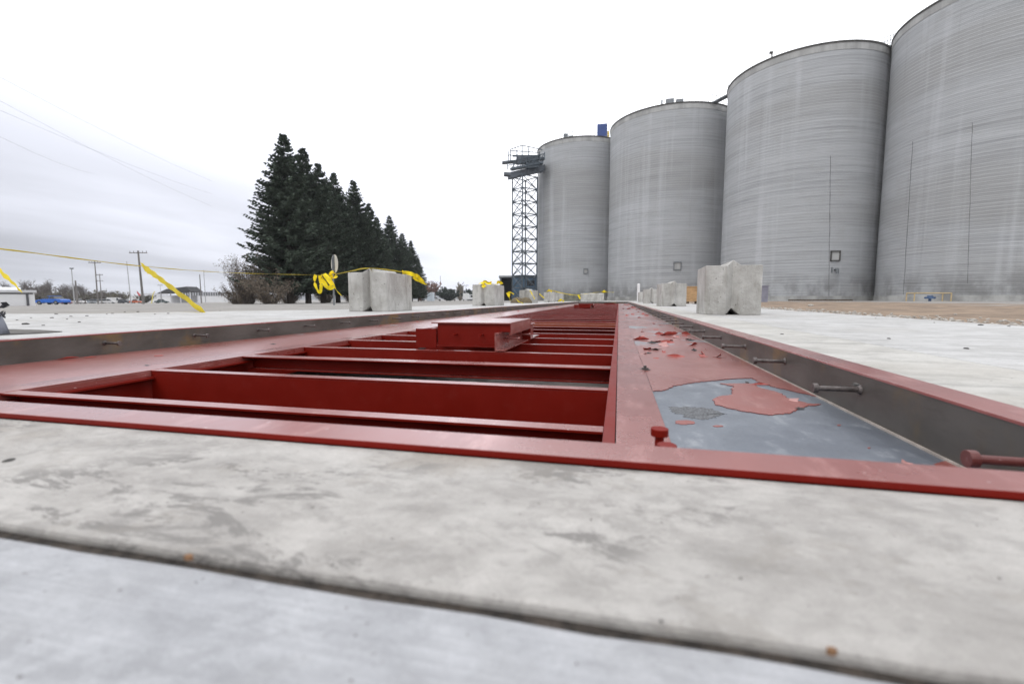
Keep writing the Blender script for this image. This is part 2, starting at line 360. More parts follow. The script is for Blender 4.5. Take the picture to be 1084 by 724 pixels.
# ================================================================ SETTING
# --- ground: one sheet to the horizon, with a hole where the pit and the slabs are
def axis(vals, n_out, far):
    out = list(vals)
    a = vals[0]; b = vals[-1]
    lo = []; hi = []; s = 1.2
    while a > -far: a -= s; lo.append(a); s *= 1.28
    s = 1.2
    while b < far: b += s; hi.append(b); s *= 1.28
    return sorted(set(lo+out+hi))
gx = axis([-3.5, -2.0, -0.5, 1.0, 2.0], 0, 2600); gy = axis([0.0]+[3.3*i for i in range(1, 10)]+[32.5], 0, 2600)
g = MB(); idx = {}
for j, yy in enumerate(gy):
    for i, xx in enumerate(gx):
        idx[i, j] = len(g.v); g.v.append(Vector((xx, yy, gz(xx, yy)-.01)))
for j in range(len(gy)-1):
    for i in range(len(gx)-1):
        if -3.6 < (gx[i]+gx[i+1])/2 < 2.0 and 0 < (gy[j]+gy[j+1])/2 < 32.5: continue
        g.f.append((idx[i, j], idx[i+1, j], idx[i+1, j+1], idx[i, j+1]))
tag(g.build('ground', M_gravel), kind='structure')

# --- soil east of the yard, bumpy, reaching past the silos
g = MB(); xs = [2.60+.22*i for i in range(36)]+[10.6+.9*i for i in range(60)]; ys = [-6+.35*i for i in range(60)]+[15+1.2*i for i in range(120)]
for yy in ys:
    for xx in xs:
        e = min(max((xx-2.7)/.6, 0), 1)
        n = noise.noise(Vector((xx*.9, yy*.9, 0)))*.028+noise.noise(Vector((xx*4, yy*4, 5)))*.016+noise.noise(Vector((xx*.13, yy*.13, 9)))*.03
        g.v.append(Vector((xx, yy, -.045+e*(.04+n) - .10*min(max((xx-4)/40, 0), 1) - .02*min(max((yy-20)/30, 0), 1) )))
nx = len(xs)
for j in range(len(ys)-1):
    for i in range(nx-1): g.f.append((j*nx+i, j*nx+i+1, (j+1)*nx+i+1, (j+1)*nx+i))
tag(g.build('soil', M_soil, smooth=True), kind='structure')

# --- concrete slabs round the pit
XL, XR, YF, YE = -2.655, .590, .567, 31.07
def wob(x0, x1, y, n=160, amp=.0022, seed=0):
    return [(x0+(x1-x0)*i/n, y+noise.noise(Vector(((x0+(x1-x0)*i/n)*9, seed, 0)))*amp*1.3+noise.noise(Vector(((x0+(x1-x0)*i/n)*45, seed, 3)))*amp*.5) for i in range(n+1)]
near = MB(); e1 = wob(-3, 2.5, .2452, seed=1)
near.prism([(-14, -8), (7, -8), (7, .2452)]+e1[::-1]+[(-14, .2452)], -.2, -.0012)
tag(near.build('near_slab', M_near, bevel=.003), kind='structure')
strip = MB(); e2 = wob(-3, 2.5, .2590, seed=4, amp=.0035)
strip.prism([(-7.0, .2590)]+e2+[(2.75, .2590), (2.75, .5035), (-7.0, .5035)], -.2, 0)
tag(strip.build('concrete_strip', M_strip, bevel=.004), kind='structure')
jd = MB().prism([(-14, .243), (7, .243), (7, .269), (-14, .269)], -.05, -.0075)
tag(jd.build('joint_filler', M_dirt), kind='structure')
# left yard: its far edge is ragged against the gravel
pts = [(8, 332), (100, 332), (200, 330), (290, 328.8), (366, 327.5), (450, 324), (520, 321.5)]
edge = [at(*p) for p in pts]
poly = [(-2.728, .507), (-2.728, YE+.07), (.667, YE+.07), (2.75, YE+.07), (2.75, 40), (-5.2, 40)]+[(p.x, p.y) for p in edge[::-1]]+[(-9.5, 3.6), (-14, 2.0), (-14, .507)]
# the end slab beyond the pit is one pour with the left yard
tag(MB().prism(poly, -.25, -.001).build('left_yard', M_yard, bevel=.004), kind='structure')
rp = []
for i in range(141):
    yy = .507+(YE+.066-.507)*i/140; rp.append((2.72+.05*noise.noise(Vector((0, yy*1.3, 2)))+.02*noise.noise(Vector((0, yy*7, 2))), yy))
M_inner = slab_mat('inner_strip_concrete', (.49, .477, .45), (.385, .372, .345), False, .5, far=True)
tag(MB().prism([(1.031, .507)]+rp+[(1.031, YE+.066)], -.25, -.001).build('right_yard', M_yard, bevel=.004), kind='structure')
tag(MB().box((1.015, .508, -.06), (1.036, YE+.065, -.012)).build('joint_filler', M_dirt), kind='structure')
tag(MB().prism([(.667, .507), (1.021, .507), (1.021, YE+.066), (.667, YE+.066)], -.25, 0).build('right_kerb_strip', M_inner, bevel=.004), kind='structure')
# thin dark sheet laid on the yard beside the left channel
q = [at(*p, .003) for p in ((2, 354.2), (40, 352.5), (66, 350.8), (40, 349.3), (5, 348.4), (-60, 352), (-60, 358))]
tag(MB().prism([(p.x, p.y) for p in q], .001, .004).build('dark_patch', mat('dark_grey_brown', (.13, .12, .11), .9, var=.4, vscale=20)), kind='structure')
# --- the pit: floor and side walls
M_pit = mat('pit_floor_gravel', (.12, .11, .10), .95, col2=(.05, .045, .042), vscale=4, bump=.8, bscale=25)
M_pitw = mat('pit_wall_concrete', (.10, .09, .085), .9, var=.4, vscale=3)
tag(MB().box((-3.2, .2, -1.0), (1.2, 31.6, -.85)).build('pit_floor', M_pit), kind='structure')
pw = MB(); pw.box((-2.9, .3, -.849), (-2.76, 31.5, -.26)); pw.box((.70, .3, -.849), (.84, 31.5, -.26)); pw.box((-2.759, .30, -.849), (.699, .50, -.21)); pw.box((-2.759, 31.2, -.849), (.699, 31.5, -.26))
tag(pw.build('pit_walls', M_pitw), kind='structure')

# ================================================================ STEEL EDGING
def studs_into(root, pts, dirx, m, heads=None):
    out = []
    for (x, y, z) in pts:
        s = MB(); s.cyl((x, y, z), (x+dirx*.098, y, z), .0065, n=14); s.cyl((x+dirx*.094, y, z), (x+dirx*.106, y, z), .0125, n=20)
        s.cyl((x, y, z), (x+dirx*.006, y, z), .0135, .0085, n=16)
        out.append(s.build('stud', m, root, smooth=False, bevel=.0012))
    return out
rc = thing('steel_channel', (XR, YF, -.11), 'long mill steel channel with broad red top edge along the right side of the pit', 'steel channel')
ww = MB(); ww.box((XR, YF, -.115), (XR+.008, YE, -.0035)); ww.build('web', M_web, rc)
MB().box((XR-.0015, YF, -.0035), (XR+.075, YE, .003)).build('flange', M_redtop, rc, bevel=.001)
MB().box((XR-.006, YF, -.1085), (XR-.0005, YE, -.104)).build('seam_sealant', M_seal, rc)
ys_r = [.76+.5310*i for i in range(57)]
M_rstud = red_mat('red_brown_stud', (.13, .028, .024), .25, .4)
studs_into(rc, [(XR, ys_r[0], -.040)], -1, M_rstud)[0]['label'] = 'red brown painted stud'
studs_into(rc, [(XR, y, -.040) for y in ys_r[1:]], -1, M_stud)
lc = thing('steel_channel', (XL, YF, -.11), 'long mill steel channel with thin pale top edge along the left side of the pit', 'steel channel')
MB().box((XL-.008, YF, -.12), (XL, YE, -.0035)).build('web', M_web, lc)
MB().box((XL-.068, YF, -.0035), (XL+.0015, YE, .003)).build('flange', M_redtop, lc, bevel=.001)
studs_into(lc, [(XL, 1.338-.533+.533*i, -.048) for i in range(57)], 1, M_stud)
ec = thing('steel_channel', (-1, YE, -.11), 'short steel channel closing the far end of the pit', 'steel channel')
MB().box((XL-.0, YE, -.12), (XR, YE+.008, -.0035)).build('web', M_web, ec)
MB().box((XL-.068, YE+.0005, -.0035), (XR+.075, YE+.065, .0025)).build('flange', M_stud, ec)
fa = thing('steel_angle', (-1, .53, 0), 'glossy red painted steel angle bedded along the near edge of the pit', 'steel angle')
fa_ = MB().box((-2.72, .504, -.0005), (.665, .566, .0080)).build('top_leg', M_red, fa, bevel=.0012); skylit_dusty_top(fa_)
MB().box((-2.72, .558, -.11), (.585, .566, -.0008)).build('inner_leg', M_red, fa)

# ================================================================ WEIGHBRIDGE FRAME
Z0 = -.105
wf = thing('weighbridge_frame', (-1, .6, -.25), 'red primed steel weighbridge frame of many cross beams lying in the long concrete pit', 'steel frame')
# right long beam
mb = MB(); mb.box((-.027, .60, Z0-.010), (-.0015, YE-.1, Z0)); mb.box((-.027, .60, Z0-.14), (-.019, YE-.1, Z0-.010)); mb.build('inner_channel', M_red, wf, bevel=.0012)
MB().box((.0005, .585, Z0-.012), (.110, YE-.1, Z0+.001)).build('long_flange', M_redtop, wf, bevel=.0015)
MB().box((-.0015, .60, Z0-.008), (.0005, YE-.1, Z0-.003)).build('seam', M_seam, wf)
# left long beam
mb = MB(); mb.box((-1.990, .575, Z0-.006), (-1.866, YE-.1, Z0)); mb.box((-1.874, .575, Z0-.026), (-1.866, YE-.1, Z0-.006)); mb.build('long_flange', M_redtop, wf, bevel=.001)
mb = MB(); mb.box((-1.870, .575, Z0-.036), (-1.846, YE-.1, Z0-.0265)); mb.box((-1.905, .575, Z0-.15), (-1.897, YE-.1, Z0-.03)); mb.build('inner_channel', M_red, wf, bevel=.001)
MB().box((-1.993, .575, Z0-.012), (-1.990, YE-.1, Z0-.005)).build('seam', M_seam, wf)
# deck plates
MB().box((XL+.0005, .575, Z0-.010), (-1.993, YE-.05, Z0-.003)).build('deck_plate', M_filml, wf)
MB().box((.1102, .575, Z0-.012), (XR-.0015, YE-.05, Z0-.0035)).build('deck_plate', M_plate, wf)
# what is left of the paint on the right plate: a thin sheet with torn outline
zf = Z0-.0030
def onplate(pts): return [(p.x, p.y) for p in (at(x, y, zf) for x, y in pts)]
def rough(poly, amp, n=5, seed=0):
    out = []; rq = random.Random(int(seed*7)+3)
    L = len(poly)
    for i in range(L):
        a = Vector((*poly[i], 0)); b = Vector((*poly[(i+1) % L], 0)); d = b-a; k = max(1, int(min(n*4, d.length/.0035)))
        nn = Vector((-d.y, d.x, 0)).normalized() if d.length else Vector()
        for j in range(k):
            p = a+d*j/k
            if d.length > 1.5: out.append((a.x, a.y)); break
            o = nn*(noise.noise(Vector((p.x*50, p.y*50, seed)))*amp*1.4+(rq.random()-.5)*amp*1.1) if j else nn*0
            out.append((p.x+o.x, p.y+o.y))
    return out
film = onplate([(864, 420.5), (820.4, 410), (806, 405.5), (796.4, 400.6), (773.3, 401.2), (753, 403.4), (740, 404.5), (725.4, 406.8), (711.5, 409.3), (704.1, 413.4), (694.9, 414.5)])
film = [(XR-.002, film[0][1])]+film[1:-1]+[(.1115, film[-1][1]), (.1115, YE-.06), (XR-.002, YE-.06)]
film = rough(film[::-1][::-1], .006, 8)
f2 = MB(); n_ = len(film)
area = sum(film[i][0]*film[(i+1) % n_][1]-film[(i+1) % n_][0]*film[i][1] for i in range(n_))
if area < 0: film = film[::-1]
f2.prism(film, zf+.0004, zf+.0022).build('paint_film', M_film, wf)
def ccw(p):
    a = sum(p[i][0]*p[(i+1) % len(p)][1]-p[(i+1) % len(p)][0]*p[i][1] for i in range(len(p))); return p if a > 0 else p[::-1]
M_isl = red_mat('exposed_red_primer', (.27, .058, .043), .30, .50)
isl = onplate([(762.3, 406.2), (776, 409), (775.2, 413), (775.2, 418.2), (760.4, 420), (754, 423.7), (756.7, 427.8), (769.6, 432), (788, 435.7), (813.9, 439.8), (836, 437.6), (848, 431.5), (869.4, 428.3), (854.5, 427.4), (832.3, 421), (823.1, 415.4), (802.8, 410.3), (797.3, 406.5), (780.7, 406.3)])
MB().prism(ccw(rough(isl, .005, 6, 2)), zf+.0002, zf+.0018).build('paint_film', M_isl, wf)
def ell(x, y, a, b, n=14): return onplate([(x+a*math.cos(t*2*math.pi/n)*rnd.uniform(.75, 1.1), y+b*math.sin(t*2*math.pi/n)*rnd.uniform(.75, 1.15)) for t in range(n)])
for e in ((725, 447, 12, 2.6), (760.5, 451, 6, .9), (1006, 494, 20, 6), (920, 474, 1.6, .7), (888, 450, 2.5, .6)):
    MB().prism(ccw(rough(ell(*e), .004, 4, e[0])), zf-.0004, zf+.0006).build('paint_film', M_isl, wf)
M_grit = mat('grey_grit', (.05, .052, .056), .9, col2=(.17, .175, .185), vscale=220)
MB().prism(ccw(rough(onplate([(707, 430.5), (735, 430.5), (755, 433), (770, 438), (755, 441), (745, 444), (728, 442), (716, 437)]), .010, 10, 5)), zf-.0004, zf+.0003).build('grit_patch', M_grit, wf)
# cross beams
cbY = [1.007+.4715*i for i in range(63)]
back = {0, 2, 7, 8, 12, 17, 23}
for m__ in (M_redtop, M_film, M_filml, M_isl):
    bs = m__.node_tree.nodes['Principled BSDF']; bs.inputs['Coat Weight'].default_value = .7; bs.inputs['Coat Roughness'].default_value = .22
M_orange = red_mat('rust_tinted_primer', (.26, .045, .012), .1, .4, .3)
for i, y in enumerate(cbY):
    if y > YE-.3: break
    b = MB(); fl = .046; dp = .065 if i == 2 else .135
    yy = y+(.03 if i == 2 else 0)
    zt = Z0-.0015
    b.box((-1.868, yy-.03 if i == 2 else yy, zt-.007), (-.0275, yy+fl, zt))
    if i in back:
        b.box((-1.868, yy+fl-.007, zt-dp), (-.0275, yy+fl, zt-.007)); b.box((-1.868, yy+.006, zt-dp-.007), (-.0275, yy+fl, zt-dp))
    else:
        b.box((-1.868, yy+.001, zt-dp), (-.0275, yy+.008, zt-.007)); b.box((-1.868, yy+.001, zt-dp-.007), (-.0275, yy+fl, zt-dp))
    o = b.build('cross_beam', M_orange if i in (9, 10) else M_red, wf, bevel=.0015)
    skylit_dusty_top(o)
    if i in (9, 10): o['label'] = 'orange tinged cross beam'
# two headed studs standing on the long beam, just behind the near angle
for (x, y) in ((.0660, .622), (.0635, .700)):
    s = MB(); s.cyl((x, y, Z0), (x, y, -.017), .0065, n=16); s.cyl((x, y, -.018), (x, y, -.0065), .0128, n=24)
    s.build('stud', M_red, wf, bevel=.0012)
s = MB(); s.cyl((.112, 1.947, Z0), (.112, 1.947, Z0+.008), .014, n=6); s.cyl((.112, 1.947, Z0+.008), (.112, 1.947, Z0+.017), .006, n=10); s.cyl((.112, 1.947, Z0), (.112, 1.947, Z0+.002), .022, n=16)
s.build('bolt', M_stud, wf, bevel=.0008)
# raised boxes of short channels
def raised_box(x0, y0, sc=1., label=None):
    r = thing('raised_channel_box', (x0, y0, Z0), label, 'steel box', 'red channel boxes on the weighbridge')
    W = .44; L = .62; H = .155
    # front channel, web towards the camera, flanges to the rear
    b = MB(); b.box((x0, y0, Z0+.02), (x0+W-.0665, y0+.008, Z0+H-.0085)); b.box((x0+W-.0660, y0, Z0+.103), (x0+W-.001, y0+.008, Z0+H-.0085)); b.box((x0, y0-.018, Z0+.013), (x0+W-.07, y0+.03, Z0+.02)); b.build('front_channel', M_red, r, bevel=.001)
    b = MB(); b.box((x0-.035, y0-.012, Z0+H-.008), (x0+W, y0+L, Z0+H)); b.build('top_plate', M_redtop, r, bevel=.001)
    MB().box((x0+W-.008, y0+.009, Z0+.085), (x0+W, y0+L, Z0+H-.0085)).build('side_plate', M_redtop, r, bevel=.001)
    b = MB(); b.box((x0+W-.066, y0-.10, Z0+.003), (x0+W-.059, y0+L+.42, Z0+.102)); b.box((x0+W-.0585, y0-.10, Z0+.003), (x0+W-.010, y0+L+.42, Z0+.010)); b.box((x0+W-.0585, y0-.10, Z0+.096), (x0+W-.045, y0+L+.42, Z0+.102)); b.build('side_channel', M_redtop, r, bevel=.001)
    b = MB(); b.box((x0-.135, y0-.01, Z0+.003), (x0-.006, y0-.002, Z0+.115)); b.box((x0-.135, y0-.0015, Z0+.003), (x0-.127, y0+L, Z0+.10)); b.build('end_plate', M_red, r, bevel=.001)
    MB().box((x0, y0+L-.01, Z0+.003), (x0+W, y0+L-.002, Z0+H-.009)).build('rear_channel', M_red, r, bevel=.001)
    for k in (.30, .70):
        s = MB(); s.cyl((x0+W*k*.9, y0-.002, Z0+.085), (x0+W*k*.9-.004, y0-.055, Z0+.085), .0045, n=10); s.cyl((x0+W*k*.9-.004, y0-.052, Z0+.085), (x0+W*k*.9-.004, y0-.060, Z0+.085), .009, n=14); s.build('stud', M_red, r)
    for yy in (.12, .45):
        s = MB(); s.cyl((x0+W-.059, y0+yy-.05, Z0+.06), (x0+W+.035, y0+yy-.05, Z0+.06), .0045, n=10); s.cyl((x0+W+.03, y0+yy-.05, Z0+.06), (x0+W+.040, y0+yy-.05, Z0+.06), .009, n=14); s.build('stud', M_redtop, r)
    for xx in (x0-.10, x0+W-.06):
        MB().box((xx, y0-.06, Z0-.0005), (xx+.035, y0-.02, Z0+.003)).build('foot', M_shed, r)
    return r
raised_box(-1.035, 2.525, 1, 'nearer of the two raised red channel boxes, with flat top plate and side angle')
raised_box(-1.20, 14.2, 1, 'farther and smaller looking raised red channel box near the far end of the pit')
b = MB(); b.box((-.78, 26.0, Z0), (-.22, 26.3, Z0+.06)); b.box((-.80, 25.98, Z0+.06), (-.20, 26.32, Z0+.066))
tag(b.build('steel_offcut', M_red, origin=(-.5, 26.1, Z0), bevel=.002), 'low red steel offcut lying across the beams at the far end', 'steel offcut')
# things on the pit floor, seen between the beams
pf = -.85
for k, (x, y, w_, l_, h_, rz, m) in enumerate([(-1.85, 3.0, .9, .12, .05, .1, M_timber), (-1.35, 3.9, .7, .35, .10, -.2, M_bag), (-.35, 4.3, .35, .3, .12, .3, M_pstone), (-.9, 4.6, .5, .4, .10, .15, M_pstone), (-1.6, 4.8, .5, .3, .1, -.1, M_pstone), (-.7, 3.4, .9, .1, .05, -.1, M_wood)]):
    lab = ['dark timber plank on the pit floor under the left of the beams', 'brown sack lying flat on the pit floor', 'pale concrete chunk on the pit floor at the right under the beams', 'large pale concrete chunk on the pit floor below the middle of the beams', 'pale concrete chunk at the left of the pit floor', 'raw plywood strip on the pit floor'][k]
    nm, ct = [('timber_plank', 'plank'), ('sack', 'sack'), ('concrete_chunk', 'concrete chunk'), ('concrete_chunk', 'concrete chunk'), ('concrete_chunk', 'concrete chunk'), ('plywood_strip', 'plywood')][k]
    b = MB(); vs = []
    if 'chunk' in nm:
        n = 9; ring = [(x+w_*.5*math.cos(t*2*math.pi/n)*rnd.uniform(.7, 1.1), y+l_*.5*math.sin(t*2*math.pi/n)*rnd.uniform(.7, 1.1)) for t in range(n)]
        b.prism(ring, pf, pf+h_)
    else: b.box((x-w_/2, y-l_/2, pf), (x+w_/2, y+l_/2, pf+h_), rz)
    tag(b.build(nm, m, origin=(x, y, pf), bevel=.01), lab, ct)

# ================================================================ LOOSE PAINT FLAKES
def flake(w_, l_, curl, seed, m, name='paint_flake'):
    r = random.Random(seed); n = 9; b = MB()
    ring = []
    for i in range(n):
        a = 2*math.pi*(i+r.uniform(-.35, .35))/n; q = r.choice([.55, .8, 1, 1.15])*r.uniform(.8, 1.1); ring.append((math.cos(a)*w_*.5*q, math.sin(a)*l_*.5*q))
    for k in range(1, 5):                      # concentric rings so that the scrap can curl
        for (x, y) in ring:
            x *= k/4; y *= k/4; rad = l_/curl; t = max(0, y+l_*.35)/rad
            b.v.append(Vector((x, -l_*.35+math.sin(t)*rad if t > 0 else y, .0008+(1-math.cos(t))*rad+.003*max(0, noise.noise(Vector((x*60, y*60, seed)))))))
    b.v.append(Vector((0, 0, .0012)))
    for k in range(3):
        for i in range(n): b.f.append((k*n+i, k*n+(i+1) % n, (k+1)*n+(i+1) % n, (k+1)*n+i))
    for i in range(n): b.f.append((4*n, (i+1) % n, i))
    me = bpy.data.meshes.new(name); me.from_pydata([tuple(v) for v in b.v], [], b.f); me.materials.append(m)
    o = bpy.data.objects.new(name, me)
    md = o.modifiers.new('thickness', 'SOLIDIFY'); md.thickness = .0009
    return o
M_flk = red_mat('curled_red_flake', (.36, .055, .040), .15, .45)
M_flkp = mat('pale_flake_underside', (.50, .24, .22), .5, var=.3, vscale=30)
M_flkd = mat('dark_flake', (.035, .030, .03), .6, var=.3, vscale=30)
protos = [flake(.05, .03, 1.4, 1, M_flk), flake(.035, .02, .7, 2, M_flk), flake(.07, .03, 2.1, 3, M_flk), flake(.04, .035, 1.0, 4, M_flkp), flake(.03, .02, 1.6, 5, M_flkd)]
used = [False]*5
def put_flake(k, x, y, rz, sc, lab, group, sz=1.0):
    if not used[k]: o = protos[k]; used[k] = True
    else: o = protos[k].copy()
    COL.objects.link(o); o.location = (x, y, zf+.0012); o.rotation_euler = (0, 0, rz); o.scale = (sc, sc, sc*sz)
    tag(o, lab, 'paint flake', group)
G1 = 'loose paint flakes on the right deck plate'; G2 = 'loose paint flakes on the left deck plate'
p = at(806, 407.5, zf); put_flake(2, p.x, p.y, .3, .9, 'rolled red paint curl at the torn corner of the bare grey patch', G1, .4)
p = at(790, 405.5, zf); put_flake(4, p.x, p.y, 1.3, 1.1, 'dark curled scrap at the upper edge of the bare grey patch', G1, .5)
p = at(842, 425, zf); put_flake(3, p.x, p.y+.01, -.9, 1.1, 'pale pink curl on the right end of the torn paint island', G1, .35)
p = at(846, 433, zf); put_flake(4, p.x, p.y, .5, 1.0, 'dark lifted scrap under the right tip of the torn paint island', G1, .4)
p = at(959, 491, zf); put_flake(3, p.x, p.y, .6, .55, 'tiny pale pink flake just behind the near red angle', G1, .6)
p = at(717, 378, zf); put_flake(2, p.x, p.y, .2, 1.5, 'broad red paint curl lying beyond the bolt on the right plate', G1, .5)
p = at(690, 364, zf); put_flake(4, p.x, p.y, .5, 2.2, 'dark upturned flake standing beside the long red beam', G1, .9)
p = at(702, 366, zf); put_flake(3, p.x, p.y, -.4, 2.4, 'largest pale pink flake beside the dark upturned one', G1, .7)
p = at(716, 358, zf); put_flake(3, p.x, p.y, .9, 1.9, 'pale pink flake leaning behind the largest one', G1, .8)
GF = 'small red flakes strewn over the right plate'
for k in range(16):
    put_flake(rnd.choice([0, 2, 3, 2, 4, 3]), rnd.uniform(.14, .50), rnd.uniform(2.15, 4.2), rnd.uniform(0, 6.3), rnd.uniform(1.1, 2.2), 'large curled paint flake among those heaped on the right plate past the bolt', 'large paint flakes past the bolt', rnd.uniform(.5, 1.0))
for k in range(48):
    y = 2.0*math.exp(rnd.random()**.8*2.5); x = rnd.uniform(.13, .56)
    put_flake(rnd.choice([0, 1, 1, 2, 3, 0, 4]), x, y, rnd.uniform(0, 6.3), rnd.uniform(.45, 1.2)*(1+y*.13), 'small curled paint flake among those strewn over the right plate towards its far end', GF, rnd.uniform(.6, 1.3))
for k, (px, py, kk, sc, lab) in enumerate([(70, 380.5, 2, 1.3, 'widest red paint curl on the left plate near the left edge of the view'), (96, 378.5, 1, 1.4, 'small upright red flake next to the widest curl on the left plate'), (169, 377, 1, 1.5, 'flat red flake on the left plate midway to the raised box'), (155, 387.5, 4, 1.2, 'dark scrap on the seam of the left plate'), (261, 360.5, 1, 1.3, 'lone red flake close to the left channel'), (289, 364.8, 4, 1.3, 'dark and red flake pair left of the first raised box'), (359, 351.0, 1, 1.5, 'red flake on the left plate in front of the nearest block')]):
    p = at(px, py, Z0-.003); put_flake(kk, p.x, p.y, rnd.uniform(0, 6), sc, lab, G2, .5)
for k in range(22):
    y = 4.5*math.exp(rnd.random()*1.7); x = rnd.uniform(-2.58, -2.05)
    put_flake(rnd.choice([0, 1, 2, 4]), x, y, rnd.uniform(0, 6.3), rnd.uniform(.6, 1.1)*(1+y*.06), 'small curled paint flake among those strewn along the left plate beyond the nearest block', 'small red flakes strewn over the left plate', .6)

# ================================================================ CONCRETE BLOCKS
def block_mesh(L, groove=1):
    cx_ = [-.305, -.075, 0, .075, .305]; zb = [0, 0, .075, 0, 0]; zt = [.575, .575, .640, .575, .575]
    yn = [0, 0, (.085*groove), 0, 0]; yf_ = [L, L, L+.05, L, L]; b = MB()
    for i in range(5): b.v += [Vector((cx_[i], yn[i], zb[i])), Vector((cx_[i], yn[i] if i != 2 else yn[i], zt[i])), Vector((cx_[i], yf_[i], zb[i])), Vector((cx_[i], yf_[i], zt[i]))]
    for i in range(4):
        a = i*4; c = a+4
        b.f += [(a, c, c+1, a+1), (c+2, a+2, a+3, c+3), (a+1, c+1, c+3, a+3), (c, a, a+2, c+2)]
    b.f += [(0, 1, 3, 2), (16, 18, 19, 17)]
    return b
def block(x, y, L, rz, label, groove=1, group='concrete blocks set out beside the pit'):
    b = block_mesh(L, groove); o = b.build('concrete_block', M_block, bevel=.007)
    o.location = (x, y, 0); o.rotation_euler = (0, 0, rz)
    return tag(o, label, 'concrete block', group)
block(-3.62, 6.15, .95, R(3), 'largest looking concrete block on the left yard, with yellow tape streaming off its far side')
block(-3.60, 12.05, 1.3, R(2), 'second concrete block on the left yard, yellow tape bunched on its top')
block(-4.05, 20.2, 1.0, R(-4), 'third concrete block on the left yard, with brown lumps against its foot')
block(-4.02, 27.0, .9, R(2), 'fourth concrete block on the left yard, narrow, yellow tape on top', -1)
block(-4.15, 32.0, .9, R(0), 'fifth and farthest concrete block of the left row', -1)
block(1.30, 5.83, .75, R(-2), 'largest concrete block on the right yard, pitted, alone with a dark notch at its foot', .7)
block(1.36, 12.3, .9, R(3), 'second concrete block on the right yard, pale scrap on its peak', -1)
block(1.30, 19.4, .9, R(0), 'third concrete block on the right yard, rusty stains along the top edge')
block(1.45, 27.5, 1.0, R(2), 'smallest looking block of the right row, the white post behind it')
b = block(-1.05, 36, 1.8, R(90), 'pale concrete block lying across the far end under the yellow tape'); b.location = (-1.15, 37.4, 0)
b = block(-3, 36, 2.6, R(90), 'long dark stained block across the far end left of the pale one'); b.location = (-1.95, 37.9, 0)
md_ = M_block.copy(); md_.name = 'stained_block_concrete'
for n_ in md_.node_tree.nodes:
    if n_.type == 'MIX' and not n_.inputs[6].is_linked and tuple(n_.inputs[7].default_value)[:3] > (.49, .4, .4): n_.inputs[7].default_value = (.20, .20, .16, 1); n_.inputs[6].default_value = (.10, .10, .08, 1)
b.data.materials[0] = md_
# rounded brown lumps at the foot of the third block
for k, (dx, rz) in enumerate(((-.26, .1), (.12, -.2))):
    b = MB(); n = 12
    for j in range(7):
        zz = j/6; rr = math.sqrt(max(0, 1-zz**1.6))*.27+.005
        for i in range(n):
            t = 2*math.pi*i/n; b.v.append(Vector((math.cos(t)*rr*(1.15), math.sin(t)*rr*.75, zz*.27)))
    for j in range(6):
        for i in range(n): b.f.append((j*n+i, j*n+(i+1) % n, (j+1)*n+(i+1) % n, (j+1)*n+i))
    b.f.append(tuple(range(n-1, -1, -1))); b.f.append(tuple(range(6*n, 7*n)))
    o = b.build('sack', M_bag, smooth=True); o.location = (-4.12+dx, 19.93, 0); o.rotation_euler = (0, 0, rz)
    tag(o, ['rounded brown lump at the left foot of the third left block', 'rounded brown lump at the right foot of the third left block'][k], 'sack', 'brown lumps')
# plywood bin, post, cabinet
p = base(725.5, 17.5); r = thing('plywood_crate', (p.x+.45, p.y+.2, 0), 'tan plywood crate on dark feet behind the right hand blocks', 'crate')
b = MB(); b.box((p.x, p.y, .09), (p.x+.95, p.y+.6, .62)); b.build('body', M_wood, r, bevel=.01)
b = MB(); b.box((p.x-.015, p.y-.015, .62), (p.x+.965, p.y+.615, .66)); b.build('lid', M_wood, r, bevel=.01)
for dx in (.02, .42, .8): MB().box((p.x+dx, p.y+.01, -.002), (p.x+dx+.12, p.y+.59, .0895)).build('foot', M_timber, r)
p = base(675.7, 27.2+1.8); b = MB(); b.cyl((p.x, p.y, -.03), (p.x, p.y, 1.10), .085, n=16); b.cyl((p.x, p.y, 1.10), (p.x, p.y, 1.14), .085, .05, n=16)
tag(b.build('white_post', M_white, origin=(p.x, p.y, -.03), smooth=False), 'short white round post behind the smallest block on the right', 'post')
p = base(799, 30); r = thing('utility_cabinet', (p.x, p.y, -.05), 'mauve grey metal cabinet half hidden by the largest right hand block', 'cabinet')
M_cab = mat('mauve_grey_metal', (.25, .25, .31), .6, var=.2, vscale=2)
MB().box((p.x-.3, p.y-.2, -.05), (p.x+.75, p.y+.3, 1.0), YAW, p).build('body', M_cab, r, bevel=.02); MB().box((p.x-.33, p.y-.23, 1.002), (p.x+.78, p.y+.33, 1.05), YAW, p).build('cap', M_cab, r)
# grey tapered post with rag at the very left
p = at(2.5, 354.5, 0); r = thing('sleeved_post', (p.x, p.y, 0), 'grey tapered sleeve post with a dark ragged top at the extreme left edge', 'post')
b = MB(); hh = .105; b.tube([(p.x-.03, p.y-.01, 0), (p.x-.035, p.y-.01, .05), (p.x-.045, p.y-.01, hh)], [.052, .044, .034], 20); b.build('sleeve', M_sleeve, r, smooth=True)
b = MB()
for k in range(60):
    a = rnd.uniform(0, 6.28); z = rnd.uniform(.09, .17); rr = rnd.uniform(.01, .055); c = Vector((p.x-.05+math.cos(a)*rr, p.y-.01+math.sin(a)*rr, z)); d = Vector((rnd.uniform(-1, 1), rnd.uniform(-1, 1), rnd.uniform(-.6, .6)))*.022; e_ = Vector((rnd.uniform(-1, 1), rnd.uniform(-1, 1), rnd.uniform(-1, 1)))*.012
    b.add([c-d, c+e_, c+d, c-e_], [(0, 1, 2, 3)])
b.build('ragged_top', M_rag, r)

